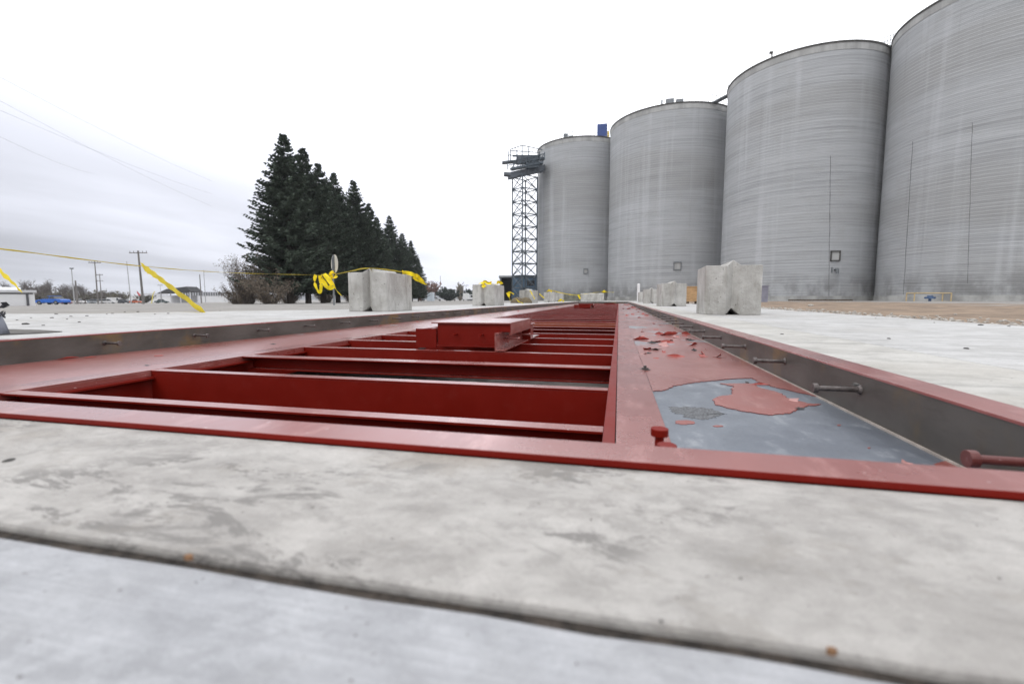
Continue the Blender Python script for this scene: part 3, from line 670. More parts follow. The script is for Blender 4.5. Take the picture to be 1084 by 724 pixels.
# ================================================================ BARRIER TAPE
def ribbon(pts, wid, tw0=0., tw1=0., n=60, label='', group=None, wav=0., seed=0, name='barrier_tape', taper=0.):
    pts = [Vector(p) for p in pts]; out = []
    seg = len(pts)-1
    for i in range(n+1):
        u = i/n*seg; k = min(int(u), seg-1); t = u-k
        p0 = pts[max(k-1, 0)]; p1 = pts[k]; p2 = pts[k+1]; p3 = pts[min(k+2, seg)]
        out.append(.5*((2*p1)+(p2-p0)*t+(2*p0-5*p1+4*p2-p3)*t*t+(3*p1-p0-3*p2+p3)*t**3))
    b = MB()
    for i, p in enumerate(out):
        d = (out[min(i+1, n)]-out[max(i-1, 0)]).normalized(); s = d.cross(Vector((0, 0, 1)))
        if s.length < 1e-3: s = Vector((1, 0, 0))
        s.normalize(); u = s.cross(d).normalized(); a = tw0+(tw1-tw0)*i/n+wav*math.sin(i*.7+seed)
        w_ = wid*(1-taper*i/n); v = (u*math.cos(a)+s*math.sin(a))*w_/2
        nn = (u*-math.sin(a)+s*math.cos(a)); fold = nn*wid*.05*math.sin(i*.6+seed)
        b.v += [p-v, p+fold, p+v]
    for i in range(n): a = i*3; b.f += [(a, a+1, a+4, a+3), (a+1, a+2, a+5, a+4)]
    me = bpy.data.meshes.new(name); o0 = out[0]; me.from_pydata([tuple(v-o0) for v in b.v], [], b.f); me.materials.append(M_tape)
    o = bpy.data.objects.new(name, me); COL.objects.link(o); o.location = o0
    md = o.modifiers.new('thickness', 'SOLIDIFY'); md.thickness = .0006
    return tag(o, label, 'barrier tape', group)
GT = 'yellow barrier tape strung round the site'
A = atD(-60, 259.5, 6.9); A2 = atD(0, 263.5, 7.6); Bq = atD(150, 281.8, 10.4); Cq = atD(250, 289, 14.2); Sg = atD(349, 291.5, 19.9)
ribbon([A, A2, Bq, Cq, Sg], .05, 1.25, 1.45, 90, 'long thin yellow tape line stretched across the left from the edge to the round sign', GT, .12)
T0 = atD(151, 282.5, 10.35); Tm = atD(180, 303.5, 9.6); T1 = atD(216.5, 330.5, 8.6); T1.z = max(T1.z, .0)
T1 = atD(216.5, 331, 6.25)
Tm = atD(182, 305, 8.0)
ribbon([T0, atD(163, 290.5, 9.2), Tm, T1], .22, .35, .5, 60, 'thick yellow tape tail slanting down from the long tape line to the yard', GT, .08, taper=.15)
ribbon([T1, atD(221, 335, 5.7), atD(229, 336.5, 5.4)], .02, 1.3, 1.4, 14, 'thin yellow tape end trailing on the yard below the thick tail', GT, .2)
ribbon([atD(-16, 268, 4.2), atD(0, 287, 4.0), atD(12, 297.5, 3.9), atD(22, 308, 3.85)], .10, .2, .5, 40, 'short thick yellow tape tail hanging at the extreme left in front of the white building', GT, .1, taper=.4)
# on the sign post
ribbon([Sg, atD(352, 288, 19.85), atD(356, 292, 19.8), atD(351, 295, 19.8), atD(353, 290, 19.85)], .13, .2, .9, 30, 'knot of yellow tape tied round the round sign post', GT, .6)
ribbon([atD(334, 291, 19.6), atD(333, 299, 19.5), atD(336, 307, 19.5), atD(339, 309, 19.5), atD(340, 300, 19.5), atD(338, 292, 19.5)], .14, .2, .9, 30, 'leftmost loop of yellow tape dangling left of the sign post', GT, .3)
ribbon([atD(340, 291, 19.6), atD(343, 299, 19.5), atD(347, 304.5, 19.5), atD(352, 303, 19.5), atD(348, 296, 19.5), atD(343, 290, 19.5)], .20, .2, .6, 30, 'broad middle loop of yellow tape dangling by the sign post', GT, .3)
ribbon([atD(348, 290, 19.6), atD(351, 297, 19.5), atD(356, 307, 19.5), atD(363, 314.5, 19.5)], .09, .4, .9, 30, 'long loose end of yellow tape curling down behind the sign post', GT, .3, taper=.5)
blk1 = Vector((-3.62, 6.15, .60))
ribbon([atD(355, 290.5, 19.8), atD(372, 287, 12.0), atD(391, 284.0, 7.0), Vector((-3.55, 7.15, .635))], .05, 1.35, 1.45, 40, 'yellow tape running from the sign post up over the largest left block', GT, .05)
ribbon([Vector((-3.55, 7.15, .635)), atD(438.5, 291, 7.6), atD(443, 293.5, 7.7), atD(449, 300, 7.75)], .075, .3, .7, 30, 'yellow tape streamer blowing off the far side of the largest left block', GT, .4, taper=.3)
ribbon([atD(437.5, 293.5, 7.55), atD(443, 297.5, 7.6), atD(452, 301.5, 7.7)], .05, .5, 1., 20, 'thinner yellow tape streamer below the broader one off the largest left block', GT, .3, taper=.5)
ribbon([Vector((-3.75, 12.2, .605)), Vector((-3.62, 12.35, .66)), Vector((-3.5, 12.5, .61)), Vector((-3.6, 12.02, .60)), Vector((-3.55, 12.03, .50))], .11, 1.2, .4, 36, 'bunched yellow tape lying on top of the second left block', GT, .6)
ribbon([Vector((-3.55, 13.1, .60)), Vector((-3.45, 13.2, .69)), Vector((-3.4, 13.3, .62))], .10, 1.0, .5, 20, 'small yellow tape scrap at the rear top of the second left block', GT, .6)
ribbon([atD(536, 311, 19.3), atD(540, 309.5, 19.3), atD(544, 311.5, 19.3)], .10, .9, 1.1, 16, 'yellow tape strip behind the second left block', GT, .2)
ribbon([atD(538, 310.5, 19.3), atD(539, 314, 19.3), atD(540, 318, 19.2)], .12, .2, .4, 16, 'yellow tape end hanging from the strip behind the second left block', GT, .2)
ribbon([atD(546, 316.5, 18.3), atD(549, 319, 18.1), atD(554, 321.5, 17.8)], .08, .6, .8, 16, 'yellow tape strip lying on the yard left of the third block', GT, .2)
ribbon([atD(561, 307.5, 19.1), atD(563, 311, 19.0), atD(566, 316.5, 18.9)], .11, .3, .7, 16, 'yellow tape strip hanging down the front of the third left block', GT, .2, taper=.4)
ribbon([atD(571, 311, 21.), atD(573.5, 313.5, 22), atD(576, 315.5, 23)], .06, .3, .7, 12, 'pale twist of tape right of the third left block', GT, .2)
ribbon([Vector((-4.15, 26.95, .61)), Vector((-4.0, 27.0, .68)), Vector((-3.85, 27.0, .62))], .16, .9, .5, 16, 'yellow tape knot on top of the fourth left block', GT, .4)
ribbon([atD(591, 319, 27.), atD(594, 317.6, 27), atD(597, 319, 27)], .16, .6, .9, 16, 'yellow tape heap on the ground by the fifth left block', GT, .5)
ribbon([atD(583, 307.3, 27.2), atD(600, 311.3, 30), atD(612, 312.5, 33), atD(622, 310.8, 35.5), atD(636, 309.3, 37.3), atD(650, 309.6, 38.0)], .07, 1.0, 1.3, 60, 'yellow tape sagging across the far end of the pit', GT, .15)
ribbon([atD(612, 312.3, 33), atD(613, 314, 33), atD(614, 316.5, 33)], .12, .2, .5, 12, 'yellow tape end dangling from the middle of the far tape line', GT, .2)
ribbon([atD(637, 309.2, 37.2), atD(639.5, 308.7, 37.2), atD(642, 309.2, 37.2)], .22, .5, .9, 14, 'orange yellow tape knot on the pale far block', GT, .6)

# ================================================================ SILOS
SH = 30.0
silos = [((-8.0, 97.0), 8.9), ((8.35, 87.3), 10.4), ((24.1, 73.0), 9.5), ((39.35, 61.6), 9.5)]
labs = ['farthest of four round concrete grain silos, beside the lattice tower', 'second farthest round concrete silo, dark down its right side', 'second nearest round concrete silo, with a framed hatch low on its wall', 'nearest and widest looking round concrete silo, cut by the right edge of the picture']
def hit(px, py, k, off=0.):
    (cx, cy), r = silos[k]; d = ray(px, py); o = CC; r += off
    a = d.x*d.x+d.y*d.y; bq = 2*((o.x-cx)*d.x+(o.y-cy)*d.y); c = (o.x-cx)**2+(o.y-cy)**2-r*r
    t = (-bq-math.sqrt(max(bq*bq-4*a*c, 0)))/2/a; return o+d*t
def cylring(mb, cx, cy, r0, r1, z0, z1, n=160, a0=0., a1=2*math.pi):   # ring wall, outer radius r1, inner r0
    base_ = len(mb.v)
    for i in range(n):
        t = a0+(a1-a0)*i/n; c, s = math.cos(t), math.sin(t)
        for rr, zz in ((r0, z0), (r1, z0), (r1, z1), (r0, z1)): mb.v.append(Vector((cx+c*rr, cy+s*rr, zz)))
    for i in range(n):
        a = base_+i*4; b_ = base_+((i+1) % n)*4
        for k in range(4): mb.f.append((a+k, b_+k, b_+(k+1) % 4, a+(k+1) % 4))
for k, ((cx, cy), r) in enumerate(silos):
    z0 = -.25; t = thing('grain_silo', (cx, cy, z0), labs[k], 'silo', 'row of round concrete grain silos')
    b = MB(); n = 192; NZ = 12
    for j in range(NZ+1):
        for i in range(n): a = 2*math.pi*i/n; b.v.append(Vector((cx+r*math.cos(a), cy+r*math.sin(a), z0+(SH-.9-z0)*j/NZ)))
    for j in range(NZ):
        for i in range(n): b.f.append((j*n+i, j*n+(i+1) % n, (j+1)*n+(i+1) % n, (j+1)*n+i))
    b.build('wall', M_silo, t, smooth=True)
    b = MB(); cylring(b, cx, cy, r-.3, r+.035, SH-.9, SH-.12); b.build('top_band', M_lip, t, smooth=False)
    b = MB(); cylring(b, cx, cy, r-.3, r+.12, SH-.12, SH+.06); b.build('rim', M_rim, t)
    b = MB(); vs = [(cx+(r-.3)*math.cos(2*math.pi*i/96), cy+(r-.3)*math.sin(2*math.pi*i/96), SH+.0) for i in range(96)]+[(cx, cy, SH+.35)]; b.add(vs, [(i, (i+1) % 96, 96) for i in range(96)]); b.build('roof', M_lip, t)
    b = MB(); cylring(b, cx, cy, r-.1, r+.10, z0, .55); b.build('plinth', M_plinth, t)
    if k < 3:   # framed hatch
        hp = [(620, 287), (717, 281.5), (884, 271)][k]; p = hit(*hp, k); nrm = Vector((p.x-cx, p.y-cy, 0)).normalized(); rz = math.atan2(nrm.y, nrm.x)+math.pi/2
        w_ = [.85, 1.15, 1.1][k]; b = MB()
        for lo, hi in (((-w_/2, -.16, -w_*.55), (-w_/2+.1, .12, w_*.55)), ((w_/2-.1, -.16, -w_*.55), (w_/2, .12, w_*.55)), ((-w_/2, -.2, w_*.45), (w_/2, .12, w_*.56)), ((-w_/2, -.16, -w_*.56), (w_/2, .12, -w_*.46))):
            b.box(tuple(p+Vector(lo)), tuple(p+Vector(hi)), rz, tuple(p))
        h_ = b.build('hatch', M_rim if k == 2 else M_galv, t)
        b = MB(); b.box(tuple(p+Vector((-w_/2+.1, -.06, -w_*.46))), tuple(p+Vector((w_/2-.1, .05, w_*.45))), rz, tuple(p)); o = b.build('door', M_lip, t)
        if k == 2:
            p2 = hit(884, 285.5, k); b = MB(); b.cyl(p2-nrm*.1, p2+nrm*.5, .16, n=10); b.cyl(p2+nrm*.5, p2+nrm*.5+Vector((0, 0, -.5)), .16, n=10); b.box(tuple(p2+Vector((-.45, -.05, -.35))), tuple(p2+Vector((-.3, .08, .3))), rz, tuple(p2)); b.build('pipe_stub', M_galv, t)
    # dark weather cracks running down the wall
    for (x0, y0, x1, y1) in {2: [(879, 165, 877, 318)], 3: [(1029, 130, 1024, 300), (966, 150, 956, 312)]}.get(k, []):
        b = MB(); prev = None; nn = 26
        for i in range(nn+1):
            u = i/nn; p = hit(x0+(x1-x0)*u+.5*noise.noise(Vector((u*9, x0, 0))), y0+(y1-y0)*u, k, .012); q = hit(x0+(x1-x0)*u+.5*noise.noise(Vector((u*9, x0, 0)))+.45*(1.1+noise.noise(Vector((u*20, x0, 4)))), y0+(y1-y0)*u, k, .012)
            b.v += [p, q]
            if i: a = 2*i-2; b.f.append((a, a+1, a+3, a+2))
        b.build('weather_crack', mat('damp_crack', (.13, .13, .132), .9, var=.3, vscale=1), t)
# narrow concrete fins closing the joints between touching silos
for (a, b_), lab in (((2, 3), 'narrow vertical concrete fin joining the two nearest silos'),):
    (ax, ay), ra = silos[a]; (bx, by), rb = silos[b_]; d = Vector((bx-ax, by-ay, 0)); L = d.length; d.normalize(); mid = Vector((ax, ay, 0))+d*(ra+(L-ra-rb)/2); ang = math.atan2(d.y, d.x)
    b = MB(); w_ = 1.0 if a == 2 else 1.3
    b.box((mid.x-w_/2-.3, mid.y-.5, -.25), (mid.x+w_/2+.3, mid.y+.8 if a==2 else mid.y+.8, SH-1.0), ang, tuple(mid))
    tag(b.build('concrete_fin', M_silo, origin=(mid.x, mid.y, -.25)), lab, 'concrete fin')
# walkway railings between the silo tops and small roof gear
def railing(p0, p1, h, label, n=6):
    p0 = Vector(p0); p1 = Vector(p1); b = MB()
    for i in range(n+1): p = p0.lerp(p1, i/n); b.cyl(p, p+Vector((0, 0, h)), .035, n=5)
    b.cyl(p0+Vector((0, 0, h)), p1+Vector((0, 0, h)), .035, n=5); b.cyl(p0+Vector((0, 0, h*.5)), p1+Vector((0, 0, h*.5)), .03, n=5)
    b2 = MB(); d = (p1-p0).normalized(); s = Vector((-d.y, d.x, 0))*.45
    r = thing('roof_walkway', p0, label, 'walkway', 'walkways on the silo roofs')
    b.build('handrail', M_galv, r); b2.add([p0-s*0, p0+s*2, p1+s*2, p1-s*0, p0-s*0-Vector((0, 0, .15)), p0+s*2-Vector((0, 0, .15)), p1+s*2-Vector((0, 0, .15)), p1-s*0-Vector((0, 0, .15))], [(3, 2, 1, 0), (4, 5, 6, 7), (0, 1, 5, 4), (1, 2, 6, 5), (2, 3, 7, 6), (3, 0, 4, 7)]); b2.build('deck', M_galv, r)
def toward(k, ang, rr): (cx, cy), r = silos[k]; return (cx+math.cos(R(ang))*r*rr, cy+math.sin(R(ang))*r*rr, SH+.1)
def rimpt(px, py, k): q = hit(px, py, k, -.6); return (q.x, q.y, SH+.08)
railing(rimpt(750, 112, 1), rimpt(775, 96, 2), 1.1, 'railed walkway bridging the second and third silo tops')
railing(rimpt(934, 42, 2), rimpt(952, 36, 3), 1.1, 'railed walkway bridging the two nearest silo tops')
p = hit(600, 152, 0, -.9); p.z = SH+.05; r = thing('roof_fan', p, 'small grey vent box with rails on the roof of the farthest silo', 'roof vent')
b = MB(); b.box((p.x-.6, p.y-.4, p.z), (p.x+.2, p.y+.4, p.z+.9)); b.box((p.x+.3, p.y-.3, p.z), (p.x+1.2, p.y+.3, p.z+.5)); b.build('housing', M_galv, r)
b = MB(); [b.cyl((p.x-1+.7*i, p.y-.6, p.z), (p.x-1+.7*i, p.y-.6, p.z+1.2), .04, n=5) for i in range(5)]; b.cyl((p.x-1, p.y-.6, p.z+1.2), (p.x+1.8, p.y-.6, p.z+1.0), .04, n=5); b.build('rail', M_galv, r)
p = hit(712, 111, 1, -.9); p.z = SH+.1; b = MB(); b.box((p.x-1.0, p.y, p.z), (p.x+.2, p.y+.8, p.z+1.0)); b.box((p.x+.5, p.y, p.z), (p.x+1.6, p.y+.8, p.z+.8)); b.cyl((p.x-1.6, p.y, p.z), (p.x-1.6, p.y, p.z+.9), .12, n=8)
tag(b.build('roof_vent', M_galv, origin=p), 'low grey vent boxes on the roof of the second farthest silo', 'roof vent')
b = MB(); p = hit(817, 62.5, 2); p.z = SH+.06; b.cyl(p, p+Vector((0, 0, .55)), .09, n=6); b.box((p.x-.3, p.y-.1, p.z+.45), (p.x+.1, p.y+.1, p.z+.7)); tag(b.build('vent_stub', M_rim, origin=p), 'tiny dark stub on the rim of the second nearest silo', 'vent')
# blue leg head on the far silo
p = atD(637.5, 150, 96); z = SH
r = thing('elevator_head', (p.x, p.y, z), 'tall blue box with yellow ladder standing on the silo roofs', 'elevator head')
MB().box((p.x-1.0, p.y-.8, z+1.0), (p.x+.95, p.y+.8, z+5.0)).build('blue_housing', M_blue, r)
b = MB(); b.cyl((p.x-1.6, p.y-1, z), (p.x-1.6, p.y-1, z+3.0), .06, n=6); b.cyl((p.x-1.6, p.y-1, z+2.2), (p.x+1.6, p.y-1, z+2.6), .05, n=6); b.box((p.x-2.2, p.y-1.2, z+1.0), (p.x-1.2, p.y-.4, z+1.8)); b.box((p.x-1.4, p.y-1.0, z), (p.x+1.4, p.y+1.0, z+.95)); b.build('base_frame', M_galv, r)
b = MB(); b.box((p.x+1.0, p.y-.6, z+1.5), (p.x+1.35, p.y+.4, z+3.6)); b.build('ladder_cage', mat('yellow_cage', (.65, .45, .06), .5, var=.2), r)

# ================================================================ LATTICE TOWER
pc = base(555.5, 91); pc.z = -.2
tw = thing('conveyor_tower', pc, 'tall blue grey lattice tower carrying a conveyor head beside the farthest silo', 'lattice tower')
R45 = YAW; hw = 2.45
def tp(a, bq, z):
    if z > 23.6: z = 23.6+(z-24.3)*.74 if z > 24.6 else 23.5
    return Vector((pc.x, pc.y, 0))+RT*a+FH*bq+Vector((0, 0, z))
legs = [(-hw, .25), (-.55, -2.2), (hw-.1, -.2), (.15, 2.3)]
HT = 23.5
b = MB()
for a, c in legs: b.cyl(tp(a, c, -.2), tp(a, c, HT), .13, n=6)
for a, c in legs: pass
b.build('leg_frame', M_towr, tw)
b = MB(); nz_ = 10
for i in range(nz_+1):
    z = HT*i/nz_
    for k in range(4):
        p0 = legs[k]; p1 = legs[(k+1) % 4]
        b.cyl(tp(*p0, z), tp(*p1, z), .11, n=5)
        if i < nz_:
            z2 = HT*(i+1)/nz_
            if k % 2 == 0: b.cyl(tp(*p0, z), tp(*p1, z2), .09, n=5); b.cyl(tp(*p1, z), tp(*p0, z2), .08, n=5)
            else: b.cyl(tp(*p1, z), tp(*p0, z2), .09, n=5)
b.build('bracing', M_towr, tw)
b = MB()   # dark conveyor trough from the tower to the silo roof
q0 = tp(-3.1, -1, 24.3); q1 = tp(3.6, 1.0, 26.8)
def slabbar(b, p, q, wid, hei):
    d = (q-p).normalized(); s = d.cross(Vector((0, 0, 1))).normalized()*wid/2; u = Vector((0, 0, hei/2))
    b.add([p-s-u, p+s-u, p+s+u, p-s+u, q-s-u, q+s-u, q+s+u, q-s+u], [(0, 1, 2, 3), (7, 6, 5, 4), (0, 4, 5, 1), (1, 5, 6, 2), (2, 6, 7, 3), (3, 7, 4, 0)])
slabbar(b, q0, q1, 1.6, 1.1); slabbar(b, q0+Vector((-.9, -.4, .3)), q0+Vector((.4, 0, .2)), 1.5, .5); b.build('conveyor_housing', M_trough, tw)
b = MB(); slabbar(b, tp(-4.4, -1.4, 27.3), tp(3.6, -1.2, 28.4), 1.2, .35); slabbar(b, tp(-1.6, -1.6, 27.8), tp(1.4, -.8, 28.3), 1.0, 1.4); b.build('upper_conveyor', M_trough, tw)
b = MB(); slabbar(b, tp(-2.9, -1.9, 25.6), tp(3.4, -1.7, 27.4), .35, .35); slabbar(b, tp(-2.6, .6, 26.4), tp(3.4, 1.2, 28.0), 1.4, .25); slabbar(b, tp(-2.4, -1.5, 29.0), tp(2.9, -1.0, 29.2), .3, .3)
for a in (-2.2, -.9, .5, 1.8, 2.9): slabbar(b, tp(a, -1.7, 24.8), tp(a+.5, -1.6, 28.4), .22, .22)
slabbar(b, tp(.2, -1.2, 27.2), tp(2.6, -1.0, 27.6), 1.3, 1.9); b.build('platform_frame', M_towr, tw)
b = MB()
for a in (-3.4, -2.2, -1, .2, 1.4, 2.6, 3.6):
    zz = 25.4+.35*(a+3.4); b.cyl(tp(a, -2.0, zz), tp(a, -2.0, zz+1.9), .085, n=5)
for dz in (1.0, 1.9): b.cyl(tp(-3.4, -2.0, 25.4+dz), tp(3.6, -2.0, 27.85+dz-.4), .085, n=5)
for i in range(6): a = -2.6+i*1.0; b.cyl(tp(a, -2, 25.8+.3*i), tp(a+1, -2, 27.6+.3*i), .085, n=5)
b.cyl(tp(-2.8, -2, 30.4), tp(-.6, -2, 31.4), .085, n=5); b.cyl(tp(-2.8, -.8, 30.6), tp(2.6, -2, 29.6), .085, n=5); b.cyl(tp(-.6, -2, 31.4), tp(3.2, -2, 30.3), .085, n=5); b.cyl(tp(-3.2, .2, 29.9), tp(2.8, .2, 29.2), .085, n=5)
for a, z0_, z1_ in ((-2.8, 27.4, 30.4), (-.6, 27.6, 31.4), (2.6, 27.6, 29.8), (.6, 27.5, 31.0), (-3.2, 27, 29.9), (-1.6, 28, 30.3)): b.cyl(tp(a, -2, z0_), tp(a, -2, z1_), .085, n=5)
b.build('guard_rails', M_towr, tw)
# blue clad building and dark shed behind the tower
p = base(555.5, 99); r = thing('blue_shed', p, 'slate blue clad low building behind the lattice tower', 'building')
FRAME = [RT, FH]
def turn(px=None):
    if px is None: FRAME[:] = [RT, FH]; return
    d = ray(px, 316.5); d.z = 0; d.normalize(); FRAME[:] = [Vector((d.y, -d.x, 0)), d]
def obox(b, c, a0, a1, d0, d1, z0, z1):
    vs = [c+FRAME[0]*a+FRAME[1]*d+Vector((0, 0, z)) for z in (z0, z1) for a, d in ((a0, d0), (a1, d0), (a1, d1), (a0, d1))]
    b.add(vs, [(0, 3, 2, 1), (4, 5, 6, 7), (0, 1, 5, 4), (1, 2, 6, 5), (2, 3, 7, 6), (3, 0, 4, 7)]); return b
p0_ = Vector((p.x, p.y, 0))
obox(MB(), p0_, -2.75, 3.0, 0, 6, -.3, 4.7).build('wall', M_steelblue, r); obox(MB(), p0_, -2.85, 3.1, -.15, 6.1, 4.72, 4.95).build('roof', M_towr, r); obox(MB(), p0_, .4, 2.1, -.06, -.005, 3.0, 4.1).build('window', M_glass, r)
obox(MB(), p0_, -.9, -.6, -.2, -.01, -.3, 4.7).build('post', M_towr, r)
p = base(538, 103); p0_ = Vector((p.x, p.y, 0)); r = thing('open_shed', p, 'dark open fronted shed with a pale roof edge left of the blue building', 'building')
obox(MB(), p0_, -1.9, -1.6, 0, 8, -.3, 4.9).build('side_wall', M_shedc, r); obox(MB(), p0_, -1.59, 1.6, 2, 8, -.3, 4.85).build('opening', M_shed, r)
b = MB(); obox(b, p0_, -2.1, 1.7, -.3, 8.2, 4.95, 5.35); b.build('roof', M_shedc, r)
# yellow pipe guard and valve by the near silo, plank along the foot of the third
p = hit(987, 319.5, 3, 3.2); p.z = -.10; r = thing('pipe_guard', p, 'pale yellow pipe guard rail at the foot of the nearest silo', 'guard rail')
def guard(b, o, w_, d_, hh):
    for a in (-w_/2, w_/2):
        b.cyl(o+RT*a, o+RT*a+Vector((0, 0, hh)), .06, n=8)
        b.cyl(o+RT*a+FH*d_, o+RT*a+FH*d_+Vector((0, 0, hh)), .06, n=8)
        b.cyl(o+RT*a+Vector((0, 0, hh)), o+RT*a+FH*d_+Vector((0, 0, hh)), .06, n=8)
    b.cyl(o+RT*-w_/2+Vector((0, 0, hh)), o+RT*w_/2+Vector((0, 0, hh)), .06, n=8)
    b.cyl(o+RT*-w_/2+FH*d_+Vector((0, 0, hh)), o+RT*w_/2+FH*d_+Vector((0, 0, hh)), .06, n=8)
b = MB(); guard(b, p, 3.6, .9, .85); b.cyl(p+RT*-1.6, p+RT*1.6+Vector((0, 0, .02)), .05, n=8); b.build('rails', M_yel, r)
b = MB(); q = p+FH*.4+RT*.1; b.cyl(q, q+Vector((0, 0, .3)), .12, n=12); b.cyl(q+Vector((0, 0, .3)), q+Vector((0, 0, .62)), .30, .22, n=14); b.cyl(q+RT*-.5+Vector((0, 0, .4)), q+RT*.5+Vector((0, 0, .4)), .10, n=10)
tag(b.build('valve', mat('blue_valve_paint', (.06, .12, .25), .5, var=.2), origin=q), 'small blue valve inside the yellow pipe guard', 'valve')
p = hit(871, 319, 2, 1.2); b = MB(); o_ = Vector((p.x, p.y, -.10)); obox(b, o_, -4.0, 3.6, 0, .3, 0, .22)
tag(b.build('timber_beam', M_timber, origin=o_), 'long dark timber lying at the foot of the second nearest silo', 'timber')

# ================================================================ VEGETATION
def spruce_mesh(seed, H=15., RM=3.9, base_h=1.5):
    r = random.Random(seed); b = MB(); t = MB()
    t.tube([(0, 0, -.3), (0, 0, H*.3), (0, 0, H*.7), (0, 0, H)], [.30, .22, .10, .015], 9)
    lev = 62
    for L in range(lev):
        u = (L+r.random()*.7)/lev; z = base_h+(H-base_h)*(u**.93)
        if u > .985: continue
        prof = (1-u)**(.78+.25*u)*(1-.18*(max(0, .14-u)/.14))
        nb = int(7+7*(1-u))
        for k in range(nb):
            a = r.uniform(0, 2*math.pi); ln = RM*1.08*prof*r.uniform(.55, 1.15)+.08
            if r.random() < .10: ln *= 1.13
            up = .45*u-.16; droop = -.30*(1-u)
            P = []; ns = max(3, int(ln/.19))
            for i in range(ns+1):
                s = i/ns; P.append(Vector((math.cos(a)*ln*s, math.sin(a)*ln*s, z+ln*(up*s+droop*s*(1-s)*1.4+.14*s*s))))
            t.tube([P[0], P[len(P)//2], P[-1]], [.035*(1-u)+.012, .02, .006], 4)
            side = Vector((-math.sin(a), math.cos(a), 0)); out = Vector((math.cos(a), math.sin(a), 0))
            for i in range(max(1, int(ns*.22)), ns+1):
                p = P[i]; s = i/ns; wd = (.25+.30*(1-s))*min(1, ln/1.6+.3)
                for q in (-1, 1, 0):
                    for _ in range(2 if q else 1):
                        d = (side*q*r.uniform(.6, 1.1)+out*r.uniform(.35, .9)+Vector((0, 0, r.uniform(-.40, .25)))).normalized()*(wd*r.uniform(.7, 1.35)+.07)
                        nrm = Vector((r.uniform(-.5, .5), r.uniform(-.5, .5), 1)).normalized(); w_ = d.cross(nrm).normalized()*r.uniform(.05, .10)
                        b.add([p, p+d*.5+w_, p+d, p+d*.5-w_], [(0, 1, 2, 3)])
                        if r.random() < .55:
                            w2 = Vector((0, 0, 1))*r.uniform(.04, .09); b.add([p, p+d*.45+w2, p+d*.95, p+d*.45-w2], [(0, 1, 2, 3)])
    return t, b
spr = []
for k in range(3):
    t, b = spruce_mesh(11+k); me = []
    for nm, q, m in (('trunk', t, M_bark), ('crown', b, M_spruce)):
        d = bpy.data.meshes.new(nm); d.from_pydata([tuple(v) for v in q.v], [], q.f); d.materials.append(m); me.append(d)
    spr.append(me)
def place(name, meshes, loc, rz, sc, label, cat, group):
    r = thing(name, loc, label, cat, group, rz); r.scale = sc
    for nm, d in meshes:
        o = bpy.data.objects.new(nm, d); COL.objects.link(o); o.parent = r
    return r
SP = [(307.5, 140, 41.0, 'tallest looking spruce at the left end of the dark row'), (326.5, 155, 45.0, 'spruce with the second tip just right of the tallest'), (342, 171, 49.5, 'spruce whose tip is lost in its neighbours behind the round sign'),
      (357.8, 181.5, 54.0, 'spruce with the third clear tip, above the left side of the large block'), (377.5, 189.5, 58.0, 'spruce with a pointed tip directly above the large left block'), (393, 214, 66.0, 'lower spruce just right of the one above the large block'),
      (401, 229, 74.0, 'spruce in the dip of the row before its right end'), (414, 227.5, 82.0, 'spruce with a separate tip over the right end of the large block'), (427, 246, 95.0, 'second to last spruce at the right end of the row'), (436, 254, 108.0, 'last and smallest looking spruce at the right end of the row'), (443, 272, 122.0, 'low spruce peeping out at the very right end of the row')]
for k, (x, yt, D, lab) in enumerate(SP):
    p = base(x, D); top = atD(x, yt, D).z; H = top-p.z
    rr = 1.0 if k < 9 else .95
    place('spruce_tree', [('trunk', spr[k % 3][0]), ('crown', spr[k % 3][1])], p, rnd.uniform(0, 6), (H/15*rr*(1.0 if k else 1.02), H/15*rr, H/15), lab, 'spruce tree', 'row of dark spruce trees')

def bare_tree(seed, H, spread=.5, levels=5, leaves=0, r0=None, start=.25, nchild=(3, 4)):
    r = random.Random(seed); b = MB(); lf = MB()
    def grow(p, d, ln, rad, lv):
        q = p+d*ln*.5+Vector((r.uniform(-1, 1), r.uniform(-1, 1), 0))*ln*.06; e = p+d*ln
        b.tube([p, q, e], [rad, rad*.85, rad*.62], 5 if lv > 2 else 3)
        if leaves and lv <= 2:
            for _ in range(leaves):
                c = p.lerp(e, r.random())+Vector((r.gauss(0, .16), r.gauss(0, .16), r.gauss(0, .16))); a = Vector((r.uniform(-1, 1), r.uniform(-1, 1), r.uniform(-1, 1))).normalized()*.06*r.uniform(.6, 1.5); c2 = a.cross(Vector((r.uniform(-1, 1), r.uniform(-1, 1), r.uniform(-1, 1)))).normalized()*.045
                lf.add([c-a, c+c2, c+a, c-c2], [(0, 1, 2, 3)])
        if lv == 0: return
        for k in range(r.choice(nchild)):
            ax = Vector((r.uniform(-1, 1), r.uniform(-1, 1), r.uniform(-.4, .6))).normalized()
            nd = (d+ax*spread*r.uniform(.6, 1.5)+Vector((0, 0, .12))).normalized()
            grow(p.lerp(e, r.uniform(.55, 1)) if k else e, nd, ln*r.uniform(.6, .85), rad*.58, lv-1)
    grow(Vector((0, 0, -.2)), Vector((r.uniform(-.05, .05), r.uniform(-.05, .05), 1)).normalized(), H*start, r0 or H*.022, levels)
    return b, lf
def tomesh(nm, q, m):
    d = bpy.data.meshes.new(nm); d.from_pydata([tuple(v) for v in q.v], [], q.f); d.materials.append(m); return d
